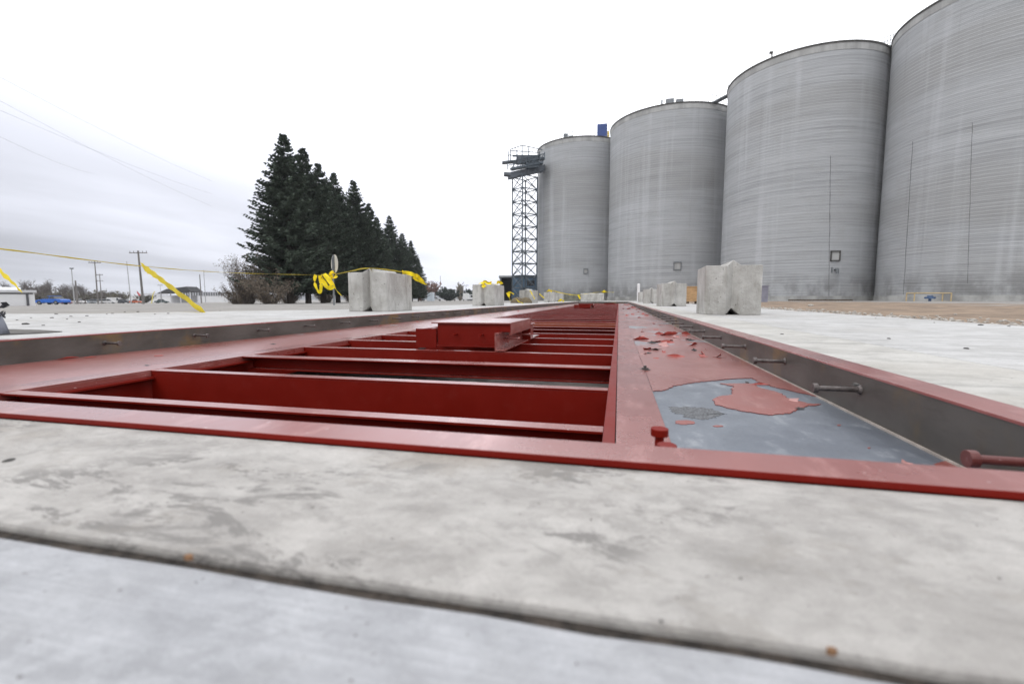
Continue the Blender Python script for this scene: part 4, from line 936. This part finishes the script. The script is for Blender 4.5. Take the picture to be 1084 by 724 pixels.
# brown leafy bush in front of the spruces: several stems from the ground
def bush_mesh(seed, H, W, stems, leaves, lm, leafsize=.05, up=.9):
    r = random.Random(seed); b = MB(); lf = MB()
    for s in range(stems):
        a = r.uniform(0, 6.28); tilt = r.uniform(.05, 1)*W/H; d = Vector((math.cos(a)*tilt, math.sin(a)*tilt, up)).normalized(); p = Vector((math.cos(a)*.3, math.sin(a)*.3, -.1)); ln = H*r.uniform(.55, 1.02)
        P = [p+d*ln*t+Vector((math.cos(a), math.sin(a), 0))*W*.12*t*t+Vector((r.gauss(0, .06), r.gauss(0, .06), 0)) for t in (0, .33, .66, 1)]
        b.tube(P, [.03, .022, .014, .005], 4)
        for k in range(7):
            i = r.randint(0, 2); q = P[i].lerp(P[i+1], r.random()); dd = (d+Vector((r.uniform(-1, 1), r.uniform(-1, 1), r.uniform(-.2, .8)))).normalized()*H*r.uniform(.10, .28); b.tube([q, q+dd*.5, q+dd], [.009, .007, .003], 3)
            for _ in range(leaves):
                c = q+dd*r.random()**.7+Vector((r.gauss(0, .13), r.gauss(0, .13), r.gauss(0, .13))); v = Vector((r.uniform(-1, 1), r.uniform(-1, 1), r.uniform(-1, 1))).normalized()*leafsize*r.uniform(.6, 1.5); c2 = v.cross(Vector((r.uniform(-1, 1), r.uniform(-1, 1), r.uniform(-1, 1)))).normalized()*leafsize*.7
                lf.add([c-v, c+c2, c+v, c-c2], [(0, 1, 2, 3)])
    return [('stems', tomesh('stems', b, M_greybark)), ('crown', tomesh('crown', lf, lm))]
bA = bush_mesh(3, 4.4, 2.0, 70, 16, M_brownleaf); bB = bush_mesh(4, 2.6, 2.4, 60, 14, M_brownleaf)
for (x, D, ms_, s, lab, g_) in [(263, 39, bA, .92, 'tall brown leafed bush standing left of the spruces', 'brown bushes by the spruces'), (252, 41, bB, .8, 'lower brown bush at the left foot of the tall brown bush', 'brown bushes by the spruces'),
        (286, 37, bB, .95, 'dense brown bush between the tall bush and the first spruce trunk', 'brown bushes by the spruces'), (306, 50, bB, .9, 'thin brown shrub behind the first spruce trunk', 'brown bushes by the spruces'), (374, 62, bB, 1.1, 'brown shrub under the spruces right of the sign post', 'brown bushes by the spruces'), (345, 66, bB, 1.0, 'brown shrub in the shade behind the sign post', 'brown bushes by the spruces')]:
    p = base(x, D); place('brown_bush', ms_, p, rnd.uniform(0, 6), (s, s, s), lab, 'bush', g_)
# bare winter trees beyond the white building
bt = []
for k in range(4):
    b, l = bare_tree(20+k, 9.0, .55, 6 if k < 2 else 5); bt.append([('branches', tomesh('branches', b, M_greybark))])
ORD = ['first', 'second', 'third', 'fourth', 'fifth', 'sixth', 'seventh', 'eighth', 'ninth', 'tenth', 'eleventh', 'twelfth', 'thirteenth', 'fourteenth', 'fifteenth', 'sixteenth', 'seventeenth', 'eighteenth']
BT = [(-14, 150, 1.05), (6, 165, 1.1), (22, 150, 1.05), (33, 140, 1.15), (46, 175, 1.0), (55, 150, 1.1), (66, 150, 1.05), (72, 190, 1.1), (82, 180, 1.05), (90, 160, .85), (97, 190, .8), (108, 185, .8), (119, 210, .75), (127, 190, .6)]
for k, (x, D, s) in enumerate(BT):
    p = base(x, D); place('bare_tree', bt[k % 4], p, rnd.uniform(0, 6), (s*1.1, s*1.1, s), ORD[k]+' leafless grey tree from the left in the row beyond the white building and cars', 'bare tree', 'leafless trees in a row at far left')
hedge = bush_mesh(31, 5.0, 3.6, 45, 12, M_oliveleaf, .16)
HD = [(12, 200), (30, 205), (44, 200), (58, 195), (70, 205), (84, 200), (97, 195), (108, 200), (128, 200), (153, 205)]
for k, (x, D) in enumerate(HD):
    p = base(x, D); s = [1.35, 1.2, 1.25, 1.1, 1.2, .8, .9, 1.1, 1.0, .8][k]
    place('hedge_shrub', hedge, p, k*1.1, (s*1.6, s*1.2, s), ORD[k]+' olive brown shrub from the left in the hedge line behind the far cars', 'shrub', 'hedge shrubs behind the far cars')
# small trees in the far middle
rt = bush_mesh(41, 7.0, 5.0, 60, 16, M_russet, .20); dt = bush_mesh(42, 5.0, 5.5, 70, 26, M_darkleaf, .26, .7); pt = bush_mesh(43, 9.0, 1.8, 70, 22, M_tanleaf, .22, 1.4)
for (x, D, ms_, s, lab, nm) in [(456, 190, rt, 1.1, 'russet tree right of the end of the spruce row', 'russet_tree'), (446, 170, rt, .7, 'low russet shrub under the last spruce', 'russet_tree'), (475, 185, dt, 1.0, 'round dark evergreen in the far middle beside the poplar', 'dark_tree'),
        (487, 210, pt, .78, 'narrow tan poplar in the far middle', 'poplar_tree'), (499.5, 190, dt, .85, 'dark evergreen half hidden behind the second left block', 'dark_tree')]:
    p = base(x, D); place(nm, ms_, p, 0, (s, s, s), lab, 'tree', 'small trees in the far middle')

# --- hills
b = MB(); n = 160
for i in range(n+1):
    u = i/n; x = -900+u*1500; yb = 900+240*math.sin(u*3)
    h_ = 22*math.exp(-((x+560)/210)**2)+9*math.exp(-((x+330)/150)**2)+6+3*noise.noise(Vector((x*.012, 0, 1)))+1.6*noise.noise(Vector((x*.06, 0, 1)))
    for j, (dy, hz) in enumerate(((0, -3), (60, h_*.5), (150, h_), (400, -3))): b.v.append(Vector((x, yb+dy, hz-1+noise.noise(Vector((x*.03, dy, 3)))*1.5)))
for i in range(n):
    for j in range(3): a = i*4+j; b.f.append((a, a+4, a+5, a+1))
tag(b.build('hills', M_hill, smooth=True), kind='structure')

# ================================================================ FAR BUILDINGS, POLES, SIGN
def obj_box_thing(name, x0, x1, D, z1, depth, wall, roofm, label, roof=.3, cat='building'):
    turn(x1); c = base(x0, D); c1 = base(x1, D); c = (c+c1)/2; e1_ = c1-Vector((c.x, c.y, c1.z)); hw_ = (c1-base(x0, D)).length/2*.84
    c = c1-FRAME[0]*hw_; c.z = gz(c.x, c.y); r = thing(name, c, label, cat); c0 = Vector((c.x, c.y, 0))
    obox(MB(), c0, -hw_, hw_, 0, depth, c.z-.3, z1).build('wall', wall, r)
    obox(MB(), c0, -hw_-.15, hw_+.15, -.15, depth+.15, z1+.003, z1+roof).build('roof', roofm, r)
    return r, c0, hw_, c
# white building at the left edge
r, c0, hw_, c = obj_box_thing('white_building', -60, 37, 42, .76, 9, M_white, M_whited, 'white flat walled building with pale roof at the left edge', .22)
M_dkt = mat('dark_trim', (.10, .10, .11), .6, var=.2)
obox(MB(), c0, -hw_, hw_-.1, -.05, -.003, .62, .72).build('gutter', M_dkt, r)
obox(MB(), c0, hw_-.55, hw_-.38, -.08, -.003, c.z-.2, .61).build('downpipe', M_dkt, r)
b = MB(); b.add([c0+FRAME[0]*-hw_+FRAME[1]*-.1+Vector((0, 0, .985)), c0+FRAME[0]*(hw_-.9)+FRAME[1]*-.1+Vector((0, 0, .985)), c0+FRAME[0]*(hw_-.9)+FRAME[1]*4.5+Vector((0, 0, 1.30)), c0+FRAME[0]*-hw_+FRAME[1]*4.5+Vector((0, 0, 1.30)), c0+FRAME[0]*(hw_-.9)+FRAME[1]*9+Vector((0, 0, .985)), c0+FRAME[0]*-hw_+FRAME[1]*9+Vector((0, 0, .985))], [(0, 1, 2, 3), (3, 2, 4, 5), (1, 4, 2), (0, 3, 5), (0, 5, 4, 1)]); b.build('roof_cap', M_white, r)
r, c0, hw_, c = obj_box_thing('long_white_building', 118, 262, 260, 1.6, 12, M_white, M_whited, 'long low white building behind the far parked cars', .3)
r, c0, hw_, c = obj_box_thing('long_dark_roofed_building', 196, 262, 300, 4.2, 14, M_hill, M_dkt, 'long grey building with ribbed front beyond the long white one', .25)
b = MB()
for i in range(26): obox(b, c0, -hw_+1+i*(2*hw_-2)/25, -hw_+1.4+i*(2*hw_-2)/25, -.3, -.01, 1.5, 5.0)
b.build('ribs', M_whited, r)
turn()
# fuel station canopy
c = base(184, 190); r = thing('fuel_canopy', c, 'dark roofed fuel station canopy behind the utility pole', 'canopy'); c0 = Vector((c.x, c.y, 0))
b = MB(); b.add([c0+RT*a+FH*d+Vector((0, 0, z)) for a, d, z in ((-7, 0, 2.4), (7, 0, 3.2), (7, 8, 3.2), (-7, 8, 2.4), (-3.5, 1, 4.3), (5, 1, 5.3), (5, 7, 5.3), (-3.5, 7, 4.3))], [(0, 3, 2, 1), (4, 5, 6, 7), (0, 1, 5, 4), (1, 2, 6, 5), (2, 3, 7, 6), (3, 0, 4, 7)]); b.build('roof', M_shed, r)
for a in (-6, -2, 2, 6): obox(MB(), c0, a-.15, a+.15, 1, 1.3, c.z, 2.9+.03*a).build('column', M_whited, r)
obox(MB(), c0, -6, 5, 7, 9, c.z, 1.6).build('shop_wall', M_whited, r)
c = base(161, 200); r = thing('white_canopy', c, 'pale flat canopy left of the dark roofed one', 'canopy'); c0 = Vector((c.x, c.y, 0))
obox(MB(), c0, -5, 3.5, 0, 5, 1.9, 2.6).build('roof', M_whited, r)
for a in (-4.5, 3): obox(MB(), c0, a-.15, a+.15, 1, 1.3, c.z, 1.89).build('column', M_whited, r)
M_rsign = mat('red_sign_face', (.55, .03, .03), .5, var=.1); M_ysign = mat('yellow_painted_post', (.70, .60, .12), .5, var=.1)
c = base(147, 185); b = MB(); c0 = Vector((c.x, c.y, 0)); r = thing('red_sign', c, 'small red and white flag like sign between the pale canopy and the orange car', 'sign')
b.cyl(c0+Vector((0, 0, c.z)), c0+Vector((0, 0, 3.2)), .08, n=6); b.build('post', M_whited, r); b = MB(); b.add([c0+RT*-.5+Vector((0, 0, 3.4)), c0+RT*.9+Vector((0, 0, 1.6)), c0+RT*.2+Vector((0, 0, 1.4)), c0+RT*-.5+Vector((0, 0, 2.6))], [(0, 1, 2, 3)]); o = b.build('panel', M_rsign, r); m_ = o.modifiers.new('t', 'SOLIDIFY'); m_.thickness = .08
c = base(164, 150); c0 = Vector((c.x, c.y, 0)); r = thing('yellow_post', c, 'leaning yellow painted post pair in front of the canopies', 'post')
b = MB(); b.cyl(c0+RT*-1.2+Vector((0, 0, c.z)), c0+RT*-.5+Vector((0, 0, 1.8)), .14, n=6); b.build('strut', M_ysign, r); b = MB(); b.cyl(c0+RT*-.5+Vector((0, 0, 1.8)), c0+RT*.1+Vector((0, 0, 2.6)), .12, n=6); b.build('strut', M_ysign, r)
# utility poles
def pole(x, D, ytop, label, arm=0., lean=0., m=M_pole, rad=.14, second=0., name='utility_pole', lampd=False):
    c = base(x, D); top = atD(x, ytop, D); H = top.z-c.z; r = thing(name, c, label, 'utility pole' if arm else 'pole', 'poles on the far left'); c0 = c.copy()
    t_ = c0+Vector((0, 0, H))+RT*lean*H
    b = MB(); b.cyl(c0-Vector((0, 0, .3)), t_, rad, rad*.65, n=8); b.build('shaft', m, r)
    if arm:
        b = MB(); q = t_-Vector((0, 0, .35)); b.box((-arm, -.07, -.07), (arm, .07, .07)); b.v = [q+RT*v.x+FH*v.y+Vector((0, 0, v.z)) for v in b.v]; b.build('crossarm', m, r)
        b = MB()
        for a in (-.92, -.5, .5, .92): b.cyl(q+RT*arm*a+Vector((0, 0, .07)), q+RT*arm*a+Vector((0, 0, .32)), .05, n=6)
        b.build('insulators', M_galv, r)
    if second:
        b = MB(); q = t_-Vector((0, 0, second)); b.cyl(q+RT*-.9, q+RT*.9, .07, n=5); b.build('crossarm', m, r)
    if lampd:
        b = MB(); q = t_; b.cyl(q, q+RT*.5+Vector((0, 0, .25)), .05, n=5); b.box(tuple(q+Vector((-.22, -.2, 0))), tuple(q+Vector((.22, .2, .25)))); b.build('lamp_head', M_galv, r)
    return r, t_
pole(103.5, 100, 276.5, 'utility pole with wide crossarm above the white parked cars', 1.3)
pole(107.5, 135, 290, 'shorter utility pole with two crossarms just right of the wide armed one', .9, second=2.0)
pole(151.5, 78, 265.5, 'tallest utility pole, dark and slightly leaning, with wide crossarm', 1.5, lean=-.028, rad=.19)
c = atD(153.5, 270.5, 78); b = MB(); b.cyl(c, c+Vector((0, 0, -.6)), .14, n=8); 
pole(78.5, 90, 285, 'pale lamp pole right of the blue car', m=M_lightpole, rad=.11, lampd=True, name='lamp_pole')
pole(81.5, 120, 297, 'short dark pole beside the pale lamp pole', rad=.25)
pole(138.5, 95, 277, 'thin pale pole left of the tallest utility pole', m=M_lightpole, rad=.10, lean=-.03, name='thin_pole')
pole(170.5, 150, 301, 'tiny thin pole right of the tallest utility pole', arm=.8, m=M_lightpole, rad=.08, name='thin_pole')
pole(213, 100, 290.5, 'dark bare pole left of the brown bush', rad=.12)
pole(217.5, 110, 286, 'thin pale pole beside the dark bare one', m=M_lightpole, rad=.09, name='thin_pole')
pole(459, 260, 298, 'far utility pole with crossarm right of the spruces', 2.6, m=M_lightpole, rad=.25)
pole(466.5, 240, 292, 'tall far pole right of the crossarm pole beyond the spruces', m=M_lightpole, rad=.22)
pole(493.5, 200, 301.5, 'far lamp pole next to the tan poplar', 1.0, m=M_lightpole, rad=.14)
# overhead wires, from beyond the left edge to behind the spruces
for k, (ya, yb_) in enumerate(((82, 152), (107, 178), (117, 174), (145, 172))):
    p0 = atD(0, ya, 26); 
    q = atD(136 if k != 3 else 60, yb_, 38)
    d = q-p0; P = [p0+d*t-Vector((0, 0, 1))*(-.0)*t for t in (-1.2, 0)]+[p0+d*t+Vector((0, 0, .18*t*(t-1))) for t in (.5, 1, 1.6, 2.4)]
    b = MB(); b.tube(P, .007, 4); tag(b.build('overhead_wire', M_wire, origin=p0), ['uppermost of the four faint overhead wires at upper left', 'second faint overhead wire from the top at upper left', 'third and clearest overhead wire at upper left', 'lowest overhead wire at upper left'][k], 'wire', 'overhead wires')
# round sign seen from behind
c = base(353.5, 20); r = thing('round_sign', c, 'round sign seen from behind on a thin post, yellow tape tied below it', 'sign')
c0 = c.copy(); b = MB(); b.box((-.03, -.02, 0), (.03, .02, 2.05)); b.v = [c0+Matrix.Rotation(YAW+.9, 3, 'Z')@v for v in b.v]; b.build('post', M_galv, r)
b = MB(); ctr = atD(353.3, 279.5, 20); nrm = (FH*math.cos(.85)+RT*math.sin(.85)); b.cyl(ctr+nrm*.03, ctr+nrm*.036, .40, n=36); b.build('disc', M_signback, r)
b = MB(); b.box((-.035, -.03, 0), (.035, .03, .75)); b.v = [ctr+Vector((0, 0, -.375))+Matrix.Rotation(YAW+.9, 3, 'Z')@v for v in b.v]; b.build('bracket', M_galv, r)

# ================================================================ CARS
def car(px, D, L, heading, paint, label, kind='sedan', H=None, group='vehicles parked on the far left'):
    c = base(px, D); H = H or (1.45 if kind == 'sedan' else 1.75); W = 1.8
    r = thing('parked_car', c, label, {'sedan': 'car', 'suv': 'car', 'pickup': 'pickup', 'van': 'van'}[kind], group, heading)
    def M(b, nm, m, **k):
        b.v = [v+c for v in b.v]; return b.build(nm, m, r, origin=c, **k)
    h = L/2
    if kind == 'sedan':
        bo = [(-h, .35), (-h, .75), (-h+.15, .88), (-h+.95, .95), (h-1.35, .93), (h-.15, .72), (h, .55), (h, .3)]; cab = [(-h+.85, .94), (-h+1.35, H-.03), (.15, H), (h-1.25, .92)]
    elif kind == 'suv':
        bo = [(-h, .4), (-h, .95), (h-1.2, 1.02), (h-.1, .85), (h, .6), (h, .35)]; cab = [(-h+.02, .95), (-h+.25, H), (.3, H), (h-1.15, 1.0)]
    elif kind == 'pickup':
        bo = [(-h, .5), (-h, 1.05), (h-1.3, 1.08), (h-.1, .98), (h, .7), (h, .45)]; cab = [(-.5, 1.06), (-.4, H), (.75, H), (h-1.25, 1.06)]
    else:
        bo = [(-h, .4), (-h, H), (h-.9, H), (h-.3, 1.1), (h, .8), (h, .4)]; cab = [(h-1.6, 1.2), (h-1.6, H-.15), (h-.85, H-.2), (h-.5, 1.15)]
    def ex(prof, w0, w1=None):
        b = MB(); n = len(prof); w1 = w1 or [w0]*n
        b.v = [Vector((p[0], -w1[i], p[1])) for i, p in enumerate(prof)]+[Vector((p[0], w1[i], p[1])) for i, p in enumerate(prof)]
        b.f = [tuple(range(n)), tuple(range(2*n-1, n-1, -1))]+[(i, n+i, n+(i+1) % n, (i+1) % n) for i in range(n)]; return b
    M(ex(bo, W/2), 'body', paint, bevel=.06)
    w = [W/2-.06 if i in (0, len(cab)-1) else W/2-.25 for i in range(len(cab))]
    if kind == 'van': w = [W/2+.01]*len(cab)
    M(ex(cab, 0, w), 'windows', M_glass, bevel=.03)
    if kind != 'van':
        rf = MB(); a, b_ = cab[1], cab[2]; rf.box((a[0]-.02, -W/2+.22, H-.045), (b_[0]+.05, W/2-.22, H+.02)); M(rf, 'roof', paint, bevel=.02)
        pl = MB()
        for s in (-1, 1):
            for xx in (-.25,): pl.box((xx-.04, s*(W/2-.05)-.03, .9), (xx+.04, s*(W/2-.05)+.03, 1.0)); pl.cyl((xx, s*(W/2-.06), .95), (xx, s*(W/2-.235), H-.02), .045, n=5)
        M(pl, 'pillar', paint)
    for sx in (-h+.85, h-.85):
        for sy in (-1, 1):
            b = MB(); b.cyl((sx, sy*(W/2-.20), .33), (sx, sy*(W/2+.02), .33), .33, n=18); wv = M(b, 'wheel', M_rub)
            b = MB(); b.cyl((sx, sy*(W/2+.015), .33), (sx, sy*(W/2+.03), .33), .19, n=12); b.v = [v+c for v in b.v]; o = b.build('rim', M_galv, wv, origin=c)
    return r
SIDE = YAW+math.pi/2-math.pi/2
car(55.5, 77, 4.45, SIDE+math.pi, carpaint('blue_car_paint', (.01, .12, .52)), 'bright blue car parked right of the white building')
car(67, 150, 4.4, SIDE, carpaint('maroon_car_paint', (.18, .03, .035)), 'dark maroon car just behind the tail of the blue car')
car(82, 165, 5.2, SIDE, carpaint('white_car_paint', (.62, .60, .60)), 'white pickup left of the silver sedan', 'pickup', 1.9)
car(94, 185, 4.7, SIDE+.2, carpaint('silver_blue_paint', (.36, .42, .48)), 'pale silver sedan parked left of the wide armed pole')
car(103, 180, 4.6, SIDE+.6, carpaint('silver_paint', (.34, .36, .38)), 'silver four wheel drive car directly behind the wide armed pole', 'suv')
car(114, 175, 4.8, SIDE+.5, carpaint('white_paint_two', (.70, .70, .70)), 'white car just right of the two poles', 'suv', 1.8)
car(122, 190, 5.6, SIDE, carpaint('white_van_paint', (.75, .75, .75)), 'white box van right of the two poles', 'van', 2.4)
car(133, 180, 4.9, SIDE, carpaint('charcoal_paint', (.035, .04, .05)), 'dark charcoal car left of the orange one', 'suv', 1.7)
car(144.3, 180, 4.2, SIDE+.2, carpaint('orange_paint', (.55, .11, .03)), 'orange red car left of the tallest utility pole', 'sedan', 1.6)
car(171, 180, 4.4, SIDE+.3, carpaint('dark_green_paint', (.025, .055, .05)), 'dark green car right of the tallest utility pole', 'sedan', 1.55)
car(453, 170, 5.0, SIDE, carpaint('grey_paint', (.30, .33, .36)), 'grey pickup under the russet tree', 'pickup', 1.9)
car(462, 190, 4.4, SIDE, carpaint('white_paint_three', (.68, .68, .68)), 'white car right of the russet tree', 'sedan')
car(478, 200, 4.2, SIDE, carpaint('beige_paint', (.48, .45, .40)), 'beige car in front of the round dark evergreen', 'sedan')
car(493.5, 150, 2.6, SIDE+math.pi/2, carpaint('white_truck_paint', (.72, .72, .72)), 'white truck seen from the front left of the second left block', 'van', 2.4)
car(498, 165, 3.4, SIDE, carpaint('white_truck_paint_two', (.66, .67, .68)), 'white van immediately right of the white truck', 'van', 2.2)
# blue trailer bin near the end of the spruces
c = base(455, 150); c0 = Vector((c.x, c.y, 0)); r = thing('storage_container', c, 'pale blue white storage container below the russet tree', 'container')
obox(MB(), c0, -.9, .9, 0, 4, c.z, 2.2).build('box', mat('pale_blue_metal', (.42, .47, .52), .6, var=.2), r); obox(MB(), c0, -.95, .95, -.05, 4.05, 2.203, 2.35).build('lid', M_whited, r)

# ================================================================ STONES AND BITS
def stone(seed, r_=1.):
    r = random.Random(seed); b = MB(); n = 7
    for j in range(4):
        z = (-.3, .15, .45, .6)[j]; rr = (.8, 1, .75, .25)[j]
        for i in range(n): a = 2*math.pi*i/n; q = rr*r.uniform(.75, 1.15); b.v.append(Vector((math.cos(a)*q, math.sin(a)*q*.8, z)))
    for j in range(3):
        for i in range(n): b.f.append((j*n+i, j*n+(i+1) % n, (j+1)*n+(i+1) % n, (j+1)*n+i))
    b.f += [tuple(range(n-1, -1, -1)), tuple(range(3*n, 4*n))]
    return b
sm = [tomesh('pebble', stone(k), M_stone) for k in range(3)]
def peb(px, py, s, label, group, k=0, m=None, z=0.):
    p = at(px, py, z); o = bpy.data.objects.new('pebble', sm[k % 3]); COL.objects.link(o); o.location = p; o.scale = (s, s, s*.7); o.rotation_euler = (0, 0, k*1.7); tag(o, label, 'pebble', group)
peb(10, 487.5, .0060, 'dark pebble on the near concrete strip at the far left', None, 1)
peb(27, 343.4, .028, 'largest dark pebble on the left yard by the left edge', 'pebbles on the left yard', 0)
for k, (x, y) in enumerate(sorted([(33, 336.5), (46, 344.6), (55, 336.5), (71, 338), (75, 335), (59.5, 332.6), (92, 334.5), (113, 332.5), (119, 332), (132, 330.3), (146, 330), (164, 332.8), (178, 332), (233, 329), (214, 328.6), (18, 339), (84, 341)])):
    peb(x, y, rnd.uniform(.010, .020), ORD[k]+' small dark pebble from the left on the left yard', 'small pebbles on the left yard', k)
for k, (x, y) in enumerate(sorted([(1023, 369), (989, 341.5), (1038, 344.3), (941, 358.5), (927, 337), (828, 354), (1068, 345.5), (906, 407)])):
    peb(x, y, rnd.uniform(.006, .011) if x != 1038 else .02, ORD[k]+' small dark pebble from the left on the right yard', 'small pebbles on the right yard', k)
peb(858, 323.5, .09, 'pale stone on the soil left of the yellow pipe guard', None, 1); o = COL.objects[-1]; o.data = tomesh('pebble', stone(9), M_pstone)
for k, (x, y) in enumerate([(626, 550), (352, 598), (784, 612), (1058, 612), (700, 657)]): peb(x, y, .0012, ['dark grit speck right of the middle of the near strip', 'dark grit speck by the joint at the left', 'dark grit speck low on the strip right of centre', 'dark grit speck at the far right of the strip', 'dark grit speck just beyond the joint right of centre'][k], 'specks of grit on the near concrete', k)
M_leafo = mat('orange_brown_leaf', (.26, .14, .07), .8, var=.3, vscale=200)
for k, (x, y, s, lab) in enumerate([(200, 590.5, .0030, 'small orange brown chip lying in the joint at the left'), (880, 690, .0022, 'small orange brown chip lying in the joint at the right')]):
    p = at(x, y, .000); b = MB(); b.prism([(p.x-s*1.2, p.y-s*.3), (p.x+s*.2, p.y-s*.6), (p.x+s*1.3, p.y), (p.x+s*.4, p.y+s*.7), (p.x-s*.8, p.y+s*.5)], -.001, .0022); tag(b.build('wood_chip', M_leafo, origin=p), lab, 'wood chip')
# gravel along the ragged soil edge
b = MB(); rr = random.Random(5)
for k in range(1500):
    y = 2.0+28*rr.random()**1.6; x = 2.78+abs(rr.gauss(0, .35)); s = rr.uniform(.006, .02)*(1+y*.03)
    q = stone(k % 17); off = Vector((x, y, -.012)); o0 = len(b.v); b.v += [v*s+off for v in q.v]; b.f += [tuple(i+o0 for i in f) for f in q.f]
tag(b.build('gravel_edge', M_pstone), 'loose pale gravel along the edge of the soil beside the right yard', 'gravel', kind='stuff')

# ================================================================ HAZE
hz = MB().box((-3200, -3200, -6), (3200, 3200, 90))
mh = bpy.data.materials.new('thin_damp_air'); mh.use_nodes = True; t = mh.node_tree; t.nodes.clear()
pv = N(t, 'ShaderNodeVolumePrincipled'); pv.inputs['Color'].default_value = (.93, .95, 1, 1); pv.inputs['Density'].default_value = .0003; pv.inputs['Anisotropy'].default_value = .2
om = N(t, 'ShaderNodeOutputMaterial'); t.links.new(pv.outputs[0], om.inputs['Volume'])
tag(hz.build('haze', mh), kind='stuff')
